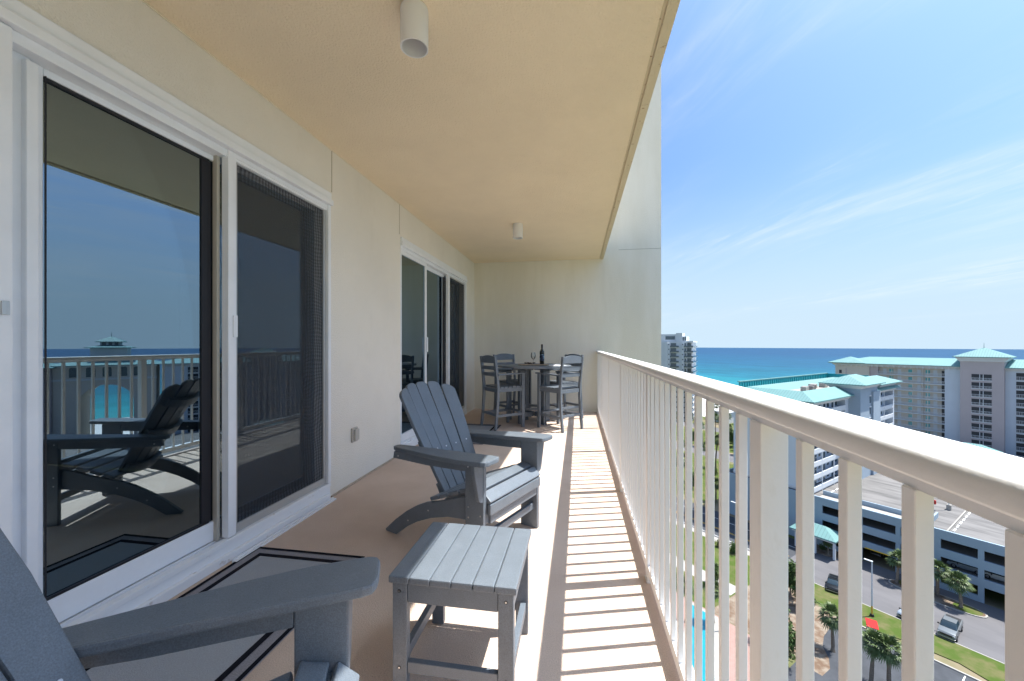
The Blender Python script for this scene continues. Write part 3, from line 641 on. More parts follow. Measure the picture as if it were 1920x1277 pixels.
# ------------------------------------------------------------------ tall dining set
TX, TY = -0.70, 6.42
tb = empty('counter_table', (TX, TY, 0)); tag(tb, 'round slate grey counter height table with slatted top in the far corner', 'table')
rad = .60; nst = 9
for i in range(nst):
    x0 = -rad + i*2*rad/nst; x1 = x0 + 2*rad/nst - .004
    ra = rad - .055
    pts_t, pts_b = [], []
    for j in range(7):
        x = x0 + (x1-x0)*j/6; q = math.sqrt(max(0.0, ra*ra - min(ra, abs(x))**2)); pts_t.append((x, q)); pts_b.append((x, -q))
    if max(p[1] for p in pts_t) < .03: continue
    MB().prism(pts_b + pts_t[::-1], .903, .925, 'z').obj('top_slat', slate, tb)
for i in range(8):
    t0, t1 = 2*math.pi*i/8 + .39, 2*math.pi*(i+1)/8 + .39 - .004
    pts = [(rad*math.cos(t0+(t1-t0)*j/6), rad*math.sin(t0+(t1-t0)*j/6)) for j in range(7)] + [((rad-.05)*math.cos(t1-(t1-t0)*j/6), (rad-.05)*math.sin(t1-(t1-t0)*j/6)) for j in range(7)]
    MB().prism(pts, .899, .928, 'z', 0.004).obj('rim_segment', slate, tb)
for i in range(4):
    a = R(45 + 90*i - 3); c_, s_2 = math.cos(a), math.sin(a)
    M = Matrix.Rotation(a, 4, 'Z')
    for k in (-1, 1):
        MB().box(.20, .30, k*.018 - .013, k*.018 + .013, 0, .855, 0.003, M).obj('leg', slate, tb)
    MB().box(.02, .42, -.014, .014, .856, .898, 0.003, M).obj('cross_support', slate, tb)
    MB().box(.02, .20, -.014, .014, .10, .17, 0.003, M).obj('cross_support', slate, tb)
    M2 = Matrix.Rotation(a + R(45), 4, 'Z')
    MB().box(.16, .185, -.18, .18, .22, .26, 0.003, M2).obj('foot_rest', slate, tb)

def make_stool():
    # local: faces +x, base centre
    e = empty('counter_chair', (0, 0, 0)); hw_ = .225
    post = [(-.30,0),(-.262,0),(-.232,.25),(-.215,.50),(-.215,.64),(-.232,.82),(-.268,1.085),(-.306,1.085),(-.274,.82),(-.257,.64),(-.257,.50),(-.272,.25)]
    for s in (1, -1):
        o = MB().prism(post, s*hw_, s*(hw_-.030), 'y', 0.004).obj('back_post', slate, e)
        MB().box(.185, .235, s*hw_, s*(hw_-.030), 0, .815, 0.004).obj('front_leg', slate, e)
        MB().prism([(-.255,.805),(.255,.816),(.255,.838),(-.25,.828)], s*(hw_+.022), s*(hw_-.032), 'y', 0.005).obj('armrest', slate, e)
        MB().box(-.216, .184, s*(hw_-.004), s*(hw_-.026), .555, .612, 0.003).obj('seat_rail', slate, e)
        MB().box(-.235, .184, s*(hw_-.006), s*(hw_-.026), .185, .225, 0.003).obj('stretcher', slate, e)
    MB().box(.19, .212, -hw_+.031, hw_-.031, .555, .612, 0.003).obj('seat_rail', slate, e)
    MB().box(-.245, -.222, -hw_+.031, hw_-.031, .55, .605, 0.003).obj('seat_rail', slate, e)
    for i in range(6):
        x0 = -.20 + i*.072; MB().box(x0, x0 + .064, -hw_+.002, hw_-.002, .613, .634, 0.004).obj('seat_slat', slate, e)
    MB().box(.14, .22, -hw_+.031, hw_-.031, .226, .246, 0.003).obj('foot_rest', slate, e)
    MB().box(-.268, -.250, -hw_+.031, hw_-.031, .20, .24, 0.003).obj('stretcher', slate, e)
    for z0, hgt, arcd in ((.985, .088, .028), (.885, .055, 0.0), (.785, .055, 0.0)):
        x = -.235 - (z0 - .70)*.16
        pts = []
        N = 10
        for i in range(N + 1):
            y = -hw_+.031 + (2*hw_-.062)*i/N; pts.append((y, z0 + hgt + arcd*(1 - (2*i/N - 1)**2)))
        pts += [(hw_-.031, z0), (-hw_+.031, z0)]
        MB().prism(pts, x - .011, x + .011, 'x', 0.003).obj('back_rail', slate, e)
    return e
stl = make_stool()
spots = [(-1.125, 6.02, 43, 'slate counter chair at the front left of the round table, back to the viewer'),
         (-0.285, 6.03, 139, 'slate counter chair nearest the railing, at the front right of the round table'),
         (-1.12, 6.86, -45, 'slate counter chair behind the round table, beside the far door'),
         (-0.27, 6.83, -137, 'slate counter chair in the back right corner, mostly hidden behind another chair')]
for i, (x, y, a, lb) in enumerate(spots):
    o = stl if i == 0 else copy_tree(stl)
    o.location = (x, y, 0); o.rotation_euler = (0, 0, R(a)); tag(o, lb, 'counter chair', 'tall chairs around the counter table')

# things on the table
TZ = .9295
def ontable(px, py):
    d = ray(px, py); t = (TZ - EYE)/d.z; return d.x*t, d.y*t
bx_, by_ = -0.66, 6.33
e = empty('serving_board', (bx_, by_, TZ), R(4)); tag(e, 'pale wooden serving board on the round table', 'board')
MB().box(-.21, .21, -.085, .085, 0, .018, 0.006).obj('board', wood_m, e); MB().box(-.29, -.2105, -.022, .022, .002, .016, 0.005).obj('handle', wood_m, e)
e = empty('snack_plate', (bx_ - .10, by_, TZ + .0185)); tag(e, 'dark snacks heaped on the left of the serving board', 'snack')
m_ = MB()
for i in range(26):
    a = random.uniform(0, 6.28); r_ = random.uniform(0, .085); c = Vector((r_*math.cos(a), r_*.6*math.sin(a), .001)); sz = random.uniform(.010, .018)
    M = Matrix.Translation(c + Vector((0, 0, random.uniform(0, .012)))) @ Matrix.Rotation(random.uniform(0, 3), 4, 'Z')
    m_.box(-sz, sz, -sz*.7, sz*.7, 0, sz*.9, 0.004, M, 1)
m_.obj('snacks', snack_m, e)
e = empty('wine_bottle', (bx_ + .095, by_ + .01, TZ + .0185)); tag(e, 'dark wine bottle standing on the serving board', 'bottle')
m_ = MB(); m_.lathe([(0, 0), (.034, 0), (.037, .004), (.037, .185), (.035, .205), (.024, .225), (.0145, .245), (.0135, .30), (.0155, .301), (.0155, .318), (0, .318)], 28); m_.obj('bottle_body', bottle_m, e, smooth=True)
m_ = MB(); m_.lathe([(.0374, .055), (.0374, .155)], 28); m_.obj('paper_label', blabel_m, e, smooth=True)
m_ = MB(); m_.lathe([(.0162, .262), (.0162, .3185), (0, .3188)], 20); m_.obj('foil', trim_m, e, smooth=True)
e = empty('wine_glass', (bx_ - .055, by_ + .10, TZ)); tag(e, 'empty stemmed wine glass beside the dark bottle', 'wine glass')
m_ = MB(); m_.lathe([(.034, .001), (.03, .003), (.004, .008), (.0035, .085), (.012, .092), (.032, .115), (.040, .145), (.036, .18), (.031, .205), (.030, .205), (.035, .18), (.0385, .145), (.031, .117), (.012, .095), (0, .093)], 28); m_.obj('bowl_and_stem', wineglass_m, e, smooth=True)
e = MB().box(-.16, .16, -.11, .11, 0, .004, 0.001).obj('place_mat', napkin_m, None, (TX + .35, TY - .12, TZ)); e.rotation_euler = (0, 0, R(-38)); tag(e, 'white place mat lying at the right edge of the round table', 'place mat')

# ================================================================== OUTDOORS (site grid: a runs to the sea, b along the coast)
SA = R(42.5); E1 = Vector((math.cos(SA), math.sin(SA))); E2 = Vector((math.sin(SA), -math.cos(SA)))
def W(a, b_, z=G):
    p = E1*a + E2*b_; return Vector((p.x, p.y, z))
def site(name, a, b_, z=G, rz=0.0): return empty(name, W(a, b_, z), SA + rz)
class SB(MB):
    """boxes given in site coordinates relative to a root at (a0,b0,G)"""
    def __init__(s, a0, b0): MB.__init__(s); s.a0, s.b0 = a0, b0
    def L(s, a, b_, z): return (a - s.a0, -(b_ - s.b0), z - G)
    def sb(s, a0, a1, b0, b1, z0, z1, bev=0.0):
        p, q = s.L(a0, b0, z0), s.L(a1, b1, z1); s.box(p[0], q[0], p[1], q[1], p[2], q[2], bev); return s
    def poly(s, pts, faces): s.add([s.L(*p) for p in pts], faces); return s
def sheet(name, m, a0, a1, b0, b1, lvl):
    p = [W(a0, b0), W(a1, b0), W(a1, b1), W(a0, b1)]
    mb = MB(); ca, cb = (a0+a1)/2, (b0+b1)/2
    mb.add([(a0-ca, -(b0-cb), 0), (a1-ca, -(b0-cb), 0), (a1-ca, -(b1-cb), 0), (a0-ca, -(b1-cb), 0)], [(0,1,2,3)])
    o = mb.obj(name, m, None, W(ca, cb, G + lvl), recalc=False); o.rotation_euler = (0, 0, SA); 
    for p in o.data.polygons:
        pass
    tag(o, kind='structure'); return o
def polysheet(name, m, pts, lvl, thick=0.0):
    mb = MB()
    v = [tuple(W(a, b_, G + lvl)) for a, b_ in pts]
    mb.add(v, [tuple(range(len(v)))])
    if thick:
        n = len(v); lo = [(p[0], p[1], p[2] - thick) for p in v]
        mb.add(v + lo, [(i, (i+1) % n, n + (i+1) % n, n + i) for i in range(n)])
    o = mb.obj(name, m); tag(o, kind='structure')
    if o.data.polygons[0].normal.z < 0:
        o.data.flip_normals()
    return o
sheet('ground', ground_m, -400, 330, -3000, 3000, 0.0)
sheet('beach_sand', sand_m, 232, 350, -3000, 3000, 0.004)
# sea
def sea_mat():
    m = bpy.data.materials.new('sea_water'); m.use_nodes = True; nt = m.node_tree; b = nt.nodes['Principled BSDF']
    b.inputs['Roughness'].default_value = 0.5; b.inputs['Specular IOR Level'].default_value = 0.10
    tc = nt.nodes.new('ShaderNodeTexCoord'); sp = nt.nodes.new('ShaderNodeSeparateXYZ'); nt.links.new(tc.outputs['Object'], sp.inputs[0])
    n0 = nt.nodes.new('ShaderNodeTexNoise'); n0.inputs['Scale'].default_value = 0.012; n0.inputs['Detail'].default_value = 6; nt.links.new(tc.outputs['Object'], n0.inputs['Vector'])
    mm = nt.nodes.new('ShaderNodeMath'); mm.operation = 'MULTIPLY_ADD'; mm.inputs[1].default_value = 160; nt.links.new(n0.outputs[0], mm.inputs[0]); nt.links.new(sp.outputs[0], mm.inputs[2])
    r = nt.nodes.new('ShaderNodeMapRange'); r.inputs['From Min'].default_value = 60; r.inputs['From Max'].default_value = 1900; nt.links.new(mm.outputs[0], r.inputs[0])
    cr = nt.nodes.new('ShaderNodeValToRGB'); e = cr.color_ramp.elements
    e[0].position = 0.0; e[0].color = (0.06, 0.30, 0.29, 1); e[1].position = 1.0; e[1].color = (0.006, 0.055, 0.125, 1)
    x = e.new(0.05); x.color = (0.010, 0.20, 0.225, 1)
    x = e.new(0.13); x.color = (0.006, 0.115, 0.165, 1)
    x = e.new(0.35); x.color = (0.006, 0.075, 0.14, 1)
    nt.links.new(r.outputs[0], cr.inputs[0])
    n1 = nt.nodes.new('ShaderNodeTexNoise'); n1.inputs['Scale'].default_value = 0.11; n1.inputs['Detail'].default_value = 7; n1.inputs['Roughness'].default_value = 0.7
    mp = nt.nodes.new('ShaderNodeMapping'); mp.inputs['Scale'].default_value = (1.0, 0.35, 1); nt.links.new(tc.outputs['Object'], mp.inputs[0]); nt.links.new(mp.outputs[0], n1.inputs['Vector'])
    r2 = nt.nodes.new('ShaderNodeMapRange'); r2.inputs['From Min'].default_value = .3; r2.inputs['From Max'].default_value = .7; r2.inputs['To Min'].default_value = 0.78; r2.inputs['To Max'].default_value = 1.18
    nt.links.new(n1.outputs[0], r2.inputs[0])
    vm = nt.nodes.new('ShaderNodeVectorMath'); vm.operation = 'SCALE'; nt.links.new(cr.outputs[0], vm.inputs[0]); nt.links.new(r2.outputs[0], vm.inputs['Scale'])
    nt.links.new(vm.outputs[0], b.inputs['Base Color'])
    n3 = nt.nodes.new('ShaderNodeTexNoise'); n3.inputs['Scale'].default_value = 0.028; n3.inputs['Detail'].default_value = 5; n3.inputs['Roughness'].default_value = 0.65
    mp3 = nt.nodes.new('ShaderNodeMapping'); mp3.inputs['Scale'].default_value = (1.0, 0.25, 1); nt.links.new(tc.outputs['Object'], mp3.inputs[0]); nt.links.new(mp3.outputs[0], n3.inputs['Vector'])
    r3 = nt.nodes.new('ShaderNodeMapRange'); r3.inputs['From Min'].default_value = .35; r3.inputs['From Max'].default_value = .65; r3.inputs['To Min'].default_value = 0.80; r3.inputs['To Max'].default_value = 1.16
    nt.links.new(n3.outputs[0], r3.inputs[0])
    vm3 = nt.nodes.new('ShaderNodeVectorMath'); vm3.operation = 'SCALE'; nt.links.new(vm.outputs[0], vm3.inputs[0]); nt.links.new(r3.outputs[0], vm3.inputs['Scale'])
    nt.links.new(vm3.outputs[0], b.inputs['Base Color'])
    bp = nt.nodes.new('ShaderNodeBump'); bp.inputs['Strength'].default_value = .5; bp.inputs['Distance'].default_value = 1.0
    nt.links.new(n1.outputs[0], bp.inputs['Height']); nt.links.new(bp.outputs[0], b.inputs['Normal'])
    return m
mb = MB(); mb.add([(0, -7000, 0), (6200, -7000, 0), (6200, 7000, 0), (0, 7000, 0)], [(0,1,2,3)])
sea = mb.obj('sea_water', sea_mat(), None, W(331, 0, G + 0.05), recalc=False); sea.rotation_euler = (0, 0, SA); tag(sea, kind='structure')
# roads, lawns, lots near the garage
sheet('access_road', asph, 86.6, 104, -37, 80, 0.012)
sheet('coast_road', asph_d, 88.5, 102.5, -260, -37, 0.012)  # same road in building shade, the shade put into the darker asphalt colour
sheet('pavement', conc, 86.6, 88.5, -260, -37, 0.02)
sheet('inland_road', asph, 150, 161, -260, -62, 0.012)
sheet('beach_road', asph, 196, 206, -260, -80, 0.012)
sheet('lawn_far', grass_m, 106, 148, -240, -62, 0.008)
sheet('lawn_beyond', grass_m, 163, 194, -240, -62, 0.008)
for k, dd in enumerate((92.8, 93.2, 98.2)):
    sheet('lane_line', paint_w if k == 2 else paint_y, dd, dd + .15, -260, -37.5, 0.017)
sheet('lane_line', paint_w, 89.2, 89.35, -260, -37.5, 0.017)
polysheet('lawn_strip', grass_m, [(79.6, -7), (81.5, -12), (81.0, -17), (79.5, -22), (81.0, -31), (86.4, -31), (86.4, 80), (79.6, 80)], 0.12, 0.12)
sheet('lawn_left', grass_m, 62, 86.4, -110, -37, 0.02)
polysheet('planting_bed', mulch_m, [(63.2, -36.9), (63.2, -21.5), (65.5, -21.4), (67.5, -22.2), (69.5, -23.6), (72, -24.3), (76, -24.6), (79, -24.8), (80.8, -31), (86.3, -31.1), (86.3, -36.9)], 0.03)
sheet('footpath', conc, 70, 73.5, -110, -37.2, 0.035)
sheet('parking_lot', asph_d, 40, 79.3, -24.5, 80, 0.012)
for k in range(12):
    b0 = -17.2 + 3.0*k; sheet('bay_line', paint_w, 74.4, 79.1, b0, b0 + .13, 0.017)
o = SB(79.45, 28); o.sb(79.3, 79.6, -24, 80, G + .0, G + .15, 0.03); o = o.obj('kerb', conc, None, W(79.45, 28)); o.rotation_euler = (0,0,SA); tag(o, kind='structure')
o = SB(86.5, 20); o.sb(86.42, 86.62, -37, 80, G + .0, G + .14, 0.03); o = o.obj('kerb', conc, None, W(86.5, 20)); o.rotation_euler = (0,0,SA); tag(o, kind='structure')
isl = []
for i in range(28):
    t = 2*math.pi*i/28; isl.append((99.2 + 1.9*math.copysign(abs(math.sin(t))**.8, math.sin(t)), -17.5 + 6.0*math.copysign(abs(math.cos(t))**.8, math.cos(t))))
polysheet('island_kerb', conc, isl, 0.15, 0.15)
polysheet('island_bed', mulch_m, [(99.2 + (a-99.2)*.88, -17.5 + (b_+17.5)*.96) for a, b_ in isl], 0.17)
polysheet('island_lawn', grass_m, [(99.2 + 1.4*math.sin(6.28*i/16), -13.7 + 1.7*math.cos(6.28*i/16)) for i in range(16)], 0.18)
polysheet('entrance_bed', mulch_m, [(99.8, -36.5), (99.8, -33.4), (101.2, -30.4), (103.9, -29.8), (103.9, -36.5)], 0.10, 0.1)
# pool terrace
sheet('pool_terrace', paver_m, 30, 63, -56, -26, 0.03)
pool = [(62, -39.5), (62, -35.8), (50, -28.6), (40, -23), (38, -27), (50, -33)]
polysheet('pool_coping', conc, [(62.6, -40.3), (62.6, -35.2), (50.4, -27.9), (39, -22.2), (37, -27.2), (50, -33.7)], 0.10, 0.07)
polysheet('pool_water', pool_m, pool, 0.107)
# ------------------------------------------------------------------ parking garage
DZ = G + 9.85
gr = site('parking_garage', 104, -10)
tag(gr, 'blue grey three storey parking garage with wide dark openings and worn concrete roof deck', 'parking garage')
def gs(): return SB(104, -10)
A0 = 104.0
m_ = gs(); m_.sb(A0 + .4, 196, -57, 75, DZ - .35, DZ); m_.obj('roof_deck', deck_m, gr)
m_ = gs(); m_.sb(A0 + .4, 196, -57, 75, G + 3.2, G + 3.5); m_.sb(A0 + .4, 196, -57, 75, G + 6.4, G + 6.7); m_.obj('floor_slab', conc, gr)
# front wall: horizontal bands + piers, left solid stretch
m_ = gs()
sp0 = [(-35.4, -30.4), (-28.6, -23.6), (-22.9, -18.7), (-17.6, -13.2), (-12.5, -7.6)]
b_ = -6.6
while b_ < 70: sp0.append((b_, b_ + 5.0)); b_ += 5.9
# bands
def band(z0, z1, b0=-57, b1=75): m_.sb(A0, A0 + .4, b0, b1, z0, z1)
band(G + 8.95, DZ + .75, -57, 75)
band(G + 5.75, G + 7.25); 
band(G + 2.7, G + 4.1)
edges = [-57] + [v for s in sp0 for v in s] + [75]
for i in range(0, len(edges), 2):
    m_.sb(A0 - .002, A0 + .398, edges[i], edges[i+1], G, DZ + .749)
band(G, G + 1.0, -35.4, -30.4); band(G, G + 1.0, -17.6, -13.2)
band(G, G + 1.0, 5, 75)
m_.obj('front_wall', garage_m, gr)
m_ = gs(); m_.sb(A0 + .4, 196, -57.3, -57, G, DZ + .75); m_.obj('side_wall', garage_m, gr)
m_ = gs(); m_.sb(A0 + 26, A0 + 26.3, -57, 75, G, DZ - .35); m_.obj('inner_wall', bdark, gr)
m_ = gs(); m_.sb(A0 - .03, A0 + .1, -28.2, -24.2, G + 2.72, G + 2.92); m_.obj('clearance_bar', mat('yellow_bar', (.8, .5, .02), .6, .2), gr)
for bb in range(-34, 70, 8):
    m_ = gs(); m_.sb(A0 + 8, A0 + 8.5, bb, bb + .5, G, DZ - .35); m_.obj('column', garage_m, gr)
# deck features: ramp parapets and joint line
m_ = gs(); m_.sb(A0 + 4.6, A0 + 4.9, -36.8, -19.5, DZ, DZ + 1.0); m_.sb(A0 + 4.9, A0 + 9.5, -19.8, -19.5, DZ, DZ + 1.0); m_.obj('ramp_parapet', garage_m, gr)
m_ = gs(); m_.sb(A0 + .42, 196, -17.2, -17.0, DZ + .002, DZ + .25); m_.obj('deck_kerb', conc, gr)
m_ = gs(); m_.sb(A0 + .42, A0 + 4.55, -36.8, -19.5, DZ + .004, DZ + .05); m_.obj('ramp_surface', conc, gr)
ws = None
for k in range(30):
    a = A0 + 4 + k*2.6
    if ws is None:
        m_ = SB(0, 0); m_.box(-.9, .9, -.12, .12, 0, .16, 0.02); ws = m_.obj('wheel_stop', paint_w, gr, (a - 104, -(-16.5 + 10), DZ - G + .002))
    else:
        o = ws.copy(); COL.objects.link(o); o.location = (a - 104, 6.5, DZ - G + .002)
for k in range(24):
    o = ws.copy(); COL.objects.link(o); o.location = (6 + k*2.6, 26.3, DZ - G + .002)
# deck lamps and bits
def deck_lamp(a, b_, lb):
    e = site('lamp_post', a, b_, DZ); tag(e, lb, 'lamp post')
    MB().box(-.35, .35, -.35, .35, .002, 1.1, 0.05).obj('concrete_base', conc, e)
    MB().cyl((0, 0, 1.1), (0, 0, 7.5), .09, .06, 10).obj('pole', bwhite, e); MB().box(-.5, .5, -.14, .14, 7.5, 7.65, 0.03).obj('lamp_head', bwhite, e)
deck_lamp(120.5, -19.2, 'white lamp post on a concrete base on the garage roof deck')
e = site('red_barrier', 122.5, -22.8, DZ); tag(e, 'red water filled barrier lying on the garage roof deck', 'barrier')
MB().prism([(-.35, .002), (.35, .002), (.15, .8), (-.15, .8)], -1.4, 1.4, 'y', .05).obj('barrier_body', red_m, e)

# ------------------------------------------------------------------ hip roof helper (site coords)
def hip(mb, a0, a1, b0, b1, z, h, ridge='auto', under=0.25):
    da, db = a1 - a0, b1 - b0
    r_ = min(da, db)/2
    if da > db: p, q = (a0 + r_, (b0+b1)/2, z + h), (a1 - r_, (b0+b1)/2, z + h)
    else: p, q = ((a0+a1)/2, b0 + r_, z + h), ((a0+a1)/2, b1 - r_, z + h)
    v = [(a0,b0,z),(a1,b0,z),(a1,b1,z),(a0,b1,z),p,q,(a0,b0,z-under),(a1,b0,z-under),(a1,b1,z-under),(a0,b1,z-under)]
    if da > db: f = [(0,1,5,4),(2,3,4,5),(1,2,5),(3,0,4)]
    else: f = [(0,1,4),(1,2,5,4),(2,3,5),(3,0,4,5)]
    f += [(0,1,7,6),(1,2,8,7),(2,3,9,8),(3,0,6,9),(6,7,8,9)]
    mb.poly(v, f)
def cornice(mb, a0, a1, b0, b1, z0, z1, out):
    v = [(a0,b0,z0),(a1,b0,z0),(a1,b1,z0),(a0,b1,z0),(a0-out,b0-out,z1),(a1+out,b0-out,z1),(a1+out,b1+out,z1),(a0-out,b1+out,z1)]
    mb.poly(v, [(0,1,5,4),(1,2,6,5),(2,3,7,6),(3,0,4,7),(4,5,6,7),(0,1,2,3)])

# ------------------------------------------------------------------ middle building (rises over the garage)
EZ = -11.45
mid = site('apartment_building', 104.6, -38)
tag(mid, 'pale blue and white apartment block with teal roof rising beside the garage deck', 'building')
def ms(): return SB(104.6, -38)
a0, a1, bl, br_ = 105.0, 166.0, -55.0, -38.0
m_ = ms()
m_.sb(a0, a1, bl, br_ - 1.8, G + 10.6, EZ - .6)                      # core, gallery face recessed 1.8 m
m_.sb(a0, a0 + 1.2, br_ - 1.8, br_, G + 10.6, EZ - .6)                # near corner pier
m_.sb(a1 - 1.0, a1, br_ - 1.8, br_, DZ, EZ - .6)
m_.sb(126.0, 128.2, br_ - 1.8, br_, DZ, EZ - .6)
m_.obj('wall', bblue, mid)
m_ = ms(); m_.sb(a0 - .15, a0 + .0, bl, br_, G + 10.9, G + 11.3); cornice(m_, a0, a1, bl, br_, EZ - 1.2, EZ, 1.1); m_.obj('cornice', bwhite, mid)
m_ = ms()
# perimeter roof: outer slope up to ridge, flat deck inside
def ring(mb, a0, a1, b0, b1, z, wd, h):
    o_ = [(a0,b0,z),(a1,b0,z),(a1,b1,z),(a0,b1,z)]; i_ = [(a0+wd,b0+wd,z+h),(a1-wd,b0+wd,z+h),(a1-wd,b1-wd,z+h),(a0+wd,b1-wd,z+h)]
    i2 = [(a0+2*wd,b0+2*wd,z+.2),(a1-2*wd,b0+2*wd,z+.2),(a1-2*wd,b1-2*wd,z+.2),(a0+2*wd,b1-2*wd,z+.2)]
    u_ = [(p[0], p[1], p[2] - .3) for p in o_]
    f = []
    for k in range(4):
        n = (k+1) % 4; f += [(k, n, 4+n, 4+k), (4+k, 4+n, 8+n, 8+k), (12+k, 12+n, n, k)]
    mb.poly(o_ + i_ + i2 + u_, f)
ring(m_, a0 - 1.2, a1 + 1.2, bl - 1.2, br_ + 1.2, EZ, 3.6, 1.9)
m_.obj('roof', teal, mid)
m_ = ms(); m_.sb(a0 + 5.5, a1 - 5.5, bl + 5.5, br_ - 5.5, EZ + .1, EZ + .35); m_.obj('flat_roof', conc, mid)
m_ = ms()
m_.sb(108, a1, bl - .2, bl, EZ + .2, EZ + 2.9); m_.sb(a1 - .2, a1, bl, br_ - 6, EZ + .2, EZ + 2.9)
a = 108.0
while a < a1 - .3: m_.sb(a, a + .16, bl + .001, bl + .16, EZ + .2, EZ + 2.75); a += 1.3
m_.obj('roof_screen', teal_d, mid)
m_ = ms(); m_.sb(107.8, a1 + .1, bl - .5, bl + .1, EZ + 2.9, EZ + 3.1); m_.obj('screen_cap', teal, mid)
for i, (aa, bb) in enumerate(((121, -46), (123, -46.5), (125.2, -46), (129, -47))):
    m_ = ms(); m_.sb(aa, aa + 1.3, bb, bb + 1.3, EZ + .35, EZ + 1.7, .08); m_.obj('roof_unit', mat('roof_unit_%d' % i, (.33 - .05*i, .31 - .05*i, .28 - .04*i), .7, .3), mid)
for i, (aa, bb) in enumerate(((134, -49), (138.5, -48), (146, -50), (152, -49.5), (158, -50))):
    m_ = ms(); m_.sb(aa, aa + 2.0, bb, bb + 1.6, EZ + .35, EZ + 1.5, .1); m_.obj('roof_unit', conc, mid)
# galleries on the side that faces the garage deck
fl = []
z = EZ - 3.6
k = 0
floors = []
while z > DZ + 0.2: floors.append(z); z -= 2.9
gal = []
for z in floors:
    for (s0, s1) in ((a0 + 1.2, 126.0), (142.0, a1 - 1.0)):
        m_ = ms(); m_.sb(s0, s1, br_ - 1.8, br_ - .02, z - .22, z); m_.sb(s0, s1, br_ - .12, br_ + .05, z + .0, z + 1.05)
        a = s0 + .3
        m_.obj('gallery_balcony', bwhite, mid)
        a = s0 + 1.2
        while a < s1 - 2.2:
            m_ = ms(); m_.sb(a, a + .95, br_ - 1.8, br_ - 1.74, z, z + 2.1); m_.obj('gallery_door', bwin, mid)
            m_ = ms(); m_.sb(a + 2.2, a + 3.3, br_ - 1.8, br_ - 1.75, z + .8, z + 2.1); m_.obj('gallery_window', bwin, mid); a += 5.1
m_ = ms()
for aa in (111.5, 118.5, 149.5, 156.5): m_.sb(aa, aa + .22, br_ - .02, br_ + .07, DZ, EZ - .62)
m_.obj('downpipe', bwhite, mid)
# lift tower 128.2..142
tw0, tw1, tb1 = 128.2, 141.0, -35.6
m_ = ms(); m_.sb(tw0, tw1, br_ - 1.79, tb1, DZ, -9.4); m_.sb(tw0 + 8.0, tw1 + .8, tb1 + .001, tb1 + .45, DZ, -11.0); m_.obj('tower_wall', btower, mid)
m_ = ms(); cornice(m_, tw0, tw1, br_ - 4.0, tb1, -9.9, -8.75, 1.1); m_.obj('tower_cornice', bwhite, mid)
m_ = ms(); hip(m_, tw0 - 1.4, tw1 + 1.4, br_ - 6.0, tb1 + 1.4, -8.74, 2.1); m_.obj('tower_roof', teal, mid)
for z in [-13.0 - 2.9*k for k in range(6)]:
    m_ = ms(); m_.sb(134.9, 135.7, tb1 + .001, tb1 + .04, z - .9, z + .8); m_.obj('window', bwin, mid)
    m_ = ms(); m_.sb(134.6, 136.0, tb1 + .001, tb1 + .10, z + .82, z + 1.15); m_.obj('window_hood', bwhite, mid)
m_ = ms(); cornice(m_, 150.5, a1 - 1, br_ - 2, br_ + .4, -11.0, -9.85, 1.0); m_.obj('bay_cornice', bwhite, mid)
m_ = ms(); hip(m_, 147.5, a1 + 1.2, br_ - 8, br_ + 1.7, -9.84, 1.7); m_.obj('bay_roof', teal, mid)
# entrance canopy with teal roof
can_ = site('entrance_canopy', 101, -33); tag(can_, 'teal roofed entrance canopy at the garage corner', 'canopy')
m_ = SB(101, -33); hip(m_, 98.3, 103.9, -39.5, -31.2, G + 4.1, 1.6); m_.obj('canopy_roof', teal, can_)
m_ = SB(101, -33); m_.sb(98.7, 103.9, -39.1, -31.6, G + 3.5, G + 3.84); m_.obj('fascia', bwhite, can_)
for aa, bb in ((99, -38.7), (99, -35.2), (99, -31.9)):
    m_ = SB(101, -33); m_.sb(aa, aa + .4, bb, bb + .4, G + .1, G + 3.5); m_.obj('column', bwhite, can_)

# ------------------------------------------------------------------ long resort building behind
far = site('resort_building', 206, -30); tag(far, 'long tan and mauve resort tower block with teal roofs facing the garage deck', 'building')
def fs(): return SB(206, -30)
FZ = -6.1; FA = 206.0
m_ = fs(); m_.sb(FA + 2.0, FA + 18, -65.5, -29.9, G, FZ - .9); m_.sb(FA, FA + 2, -65.5, -54.5, G, FZ - .9); m_.obj('west_wall', btan, far)
m_ = fs(); m_.sb(FA + .2, FA + 2.0, -33.9, -29.9, G, FZ - .9); m_.obj('pilaster', bblue, far)
m_ = fs(); m_.sb(FA + 1.9, FA + 2.0, -34.9, -33.9, G, FZ - 2.0)
m_.sb(FA - .03, FA, -64.2, -63.3, FZ - 4.4, FZ - 3.0)
m_.obj('dark_recess', bdark, far)
m_ = fs(); m_.sb(FA - .02, FA + .3, -62.0, -61.6, G, FZ - 2.2); m_.sb(FA + .5, FA + 2.0, -54.5, -52.0, G, FZ - .9); m_.obj('recess_pier', bmauve, far)
m_ = fs(); cornice(m_, FA + .2, FA + 17.8, -65.6, -30.1, FZ - 1.2, FZ, 1.3); m_.obj('cornice', bwhite, far)
m_ = fs(); hip(m_, FA - 1.5, FA + 19.5, -67.2, 12.0, FZ, 2.5); m_.obj('roof', teal, far)
m_ = fs()
bb = -65.0
while bb < -30: m_.sb(FA - .5, FA + .19, bb, bb + .35, FZ - 1.25, FZ - .5); bb += 1.6
m_.obj('brackets', bwhite, far)
m_ = fs(); hip(m_, FA - 1.8, FA + 10, -67.6, -55.5, FZ + .15, 2.35); m_.obj('gable_roof', teal, far)
zf = [FZ - 3.95 - 2.82*k for k in range(12)]
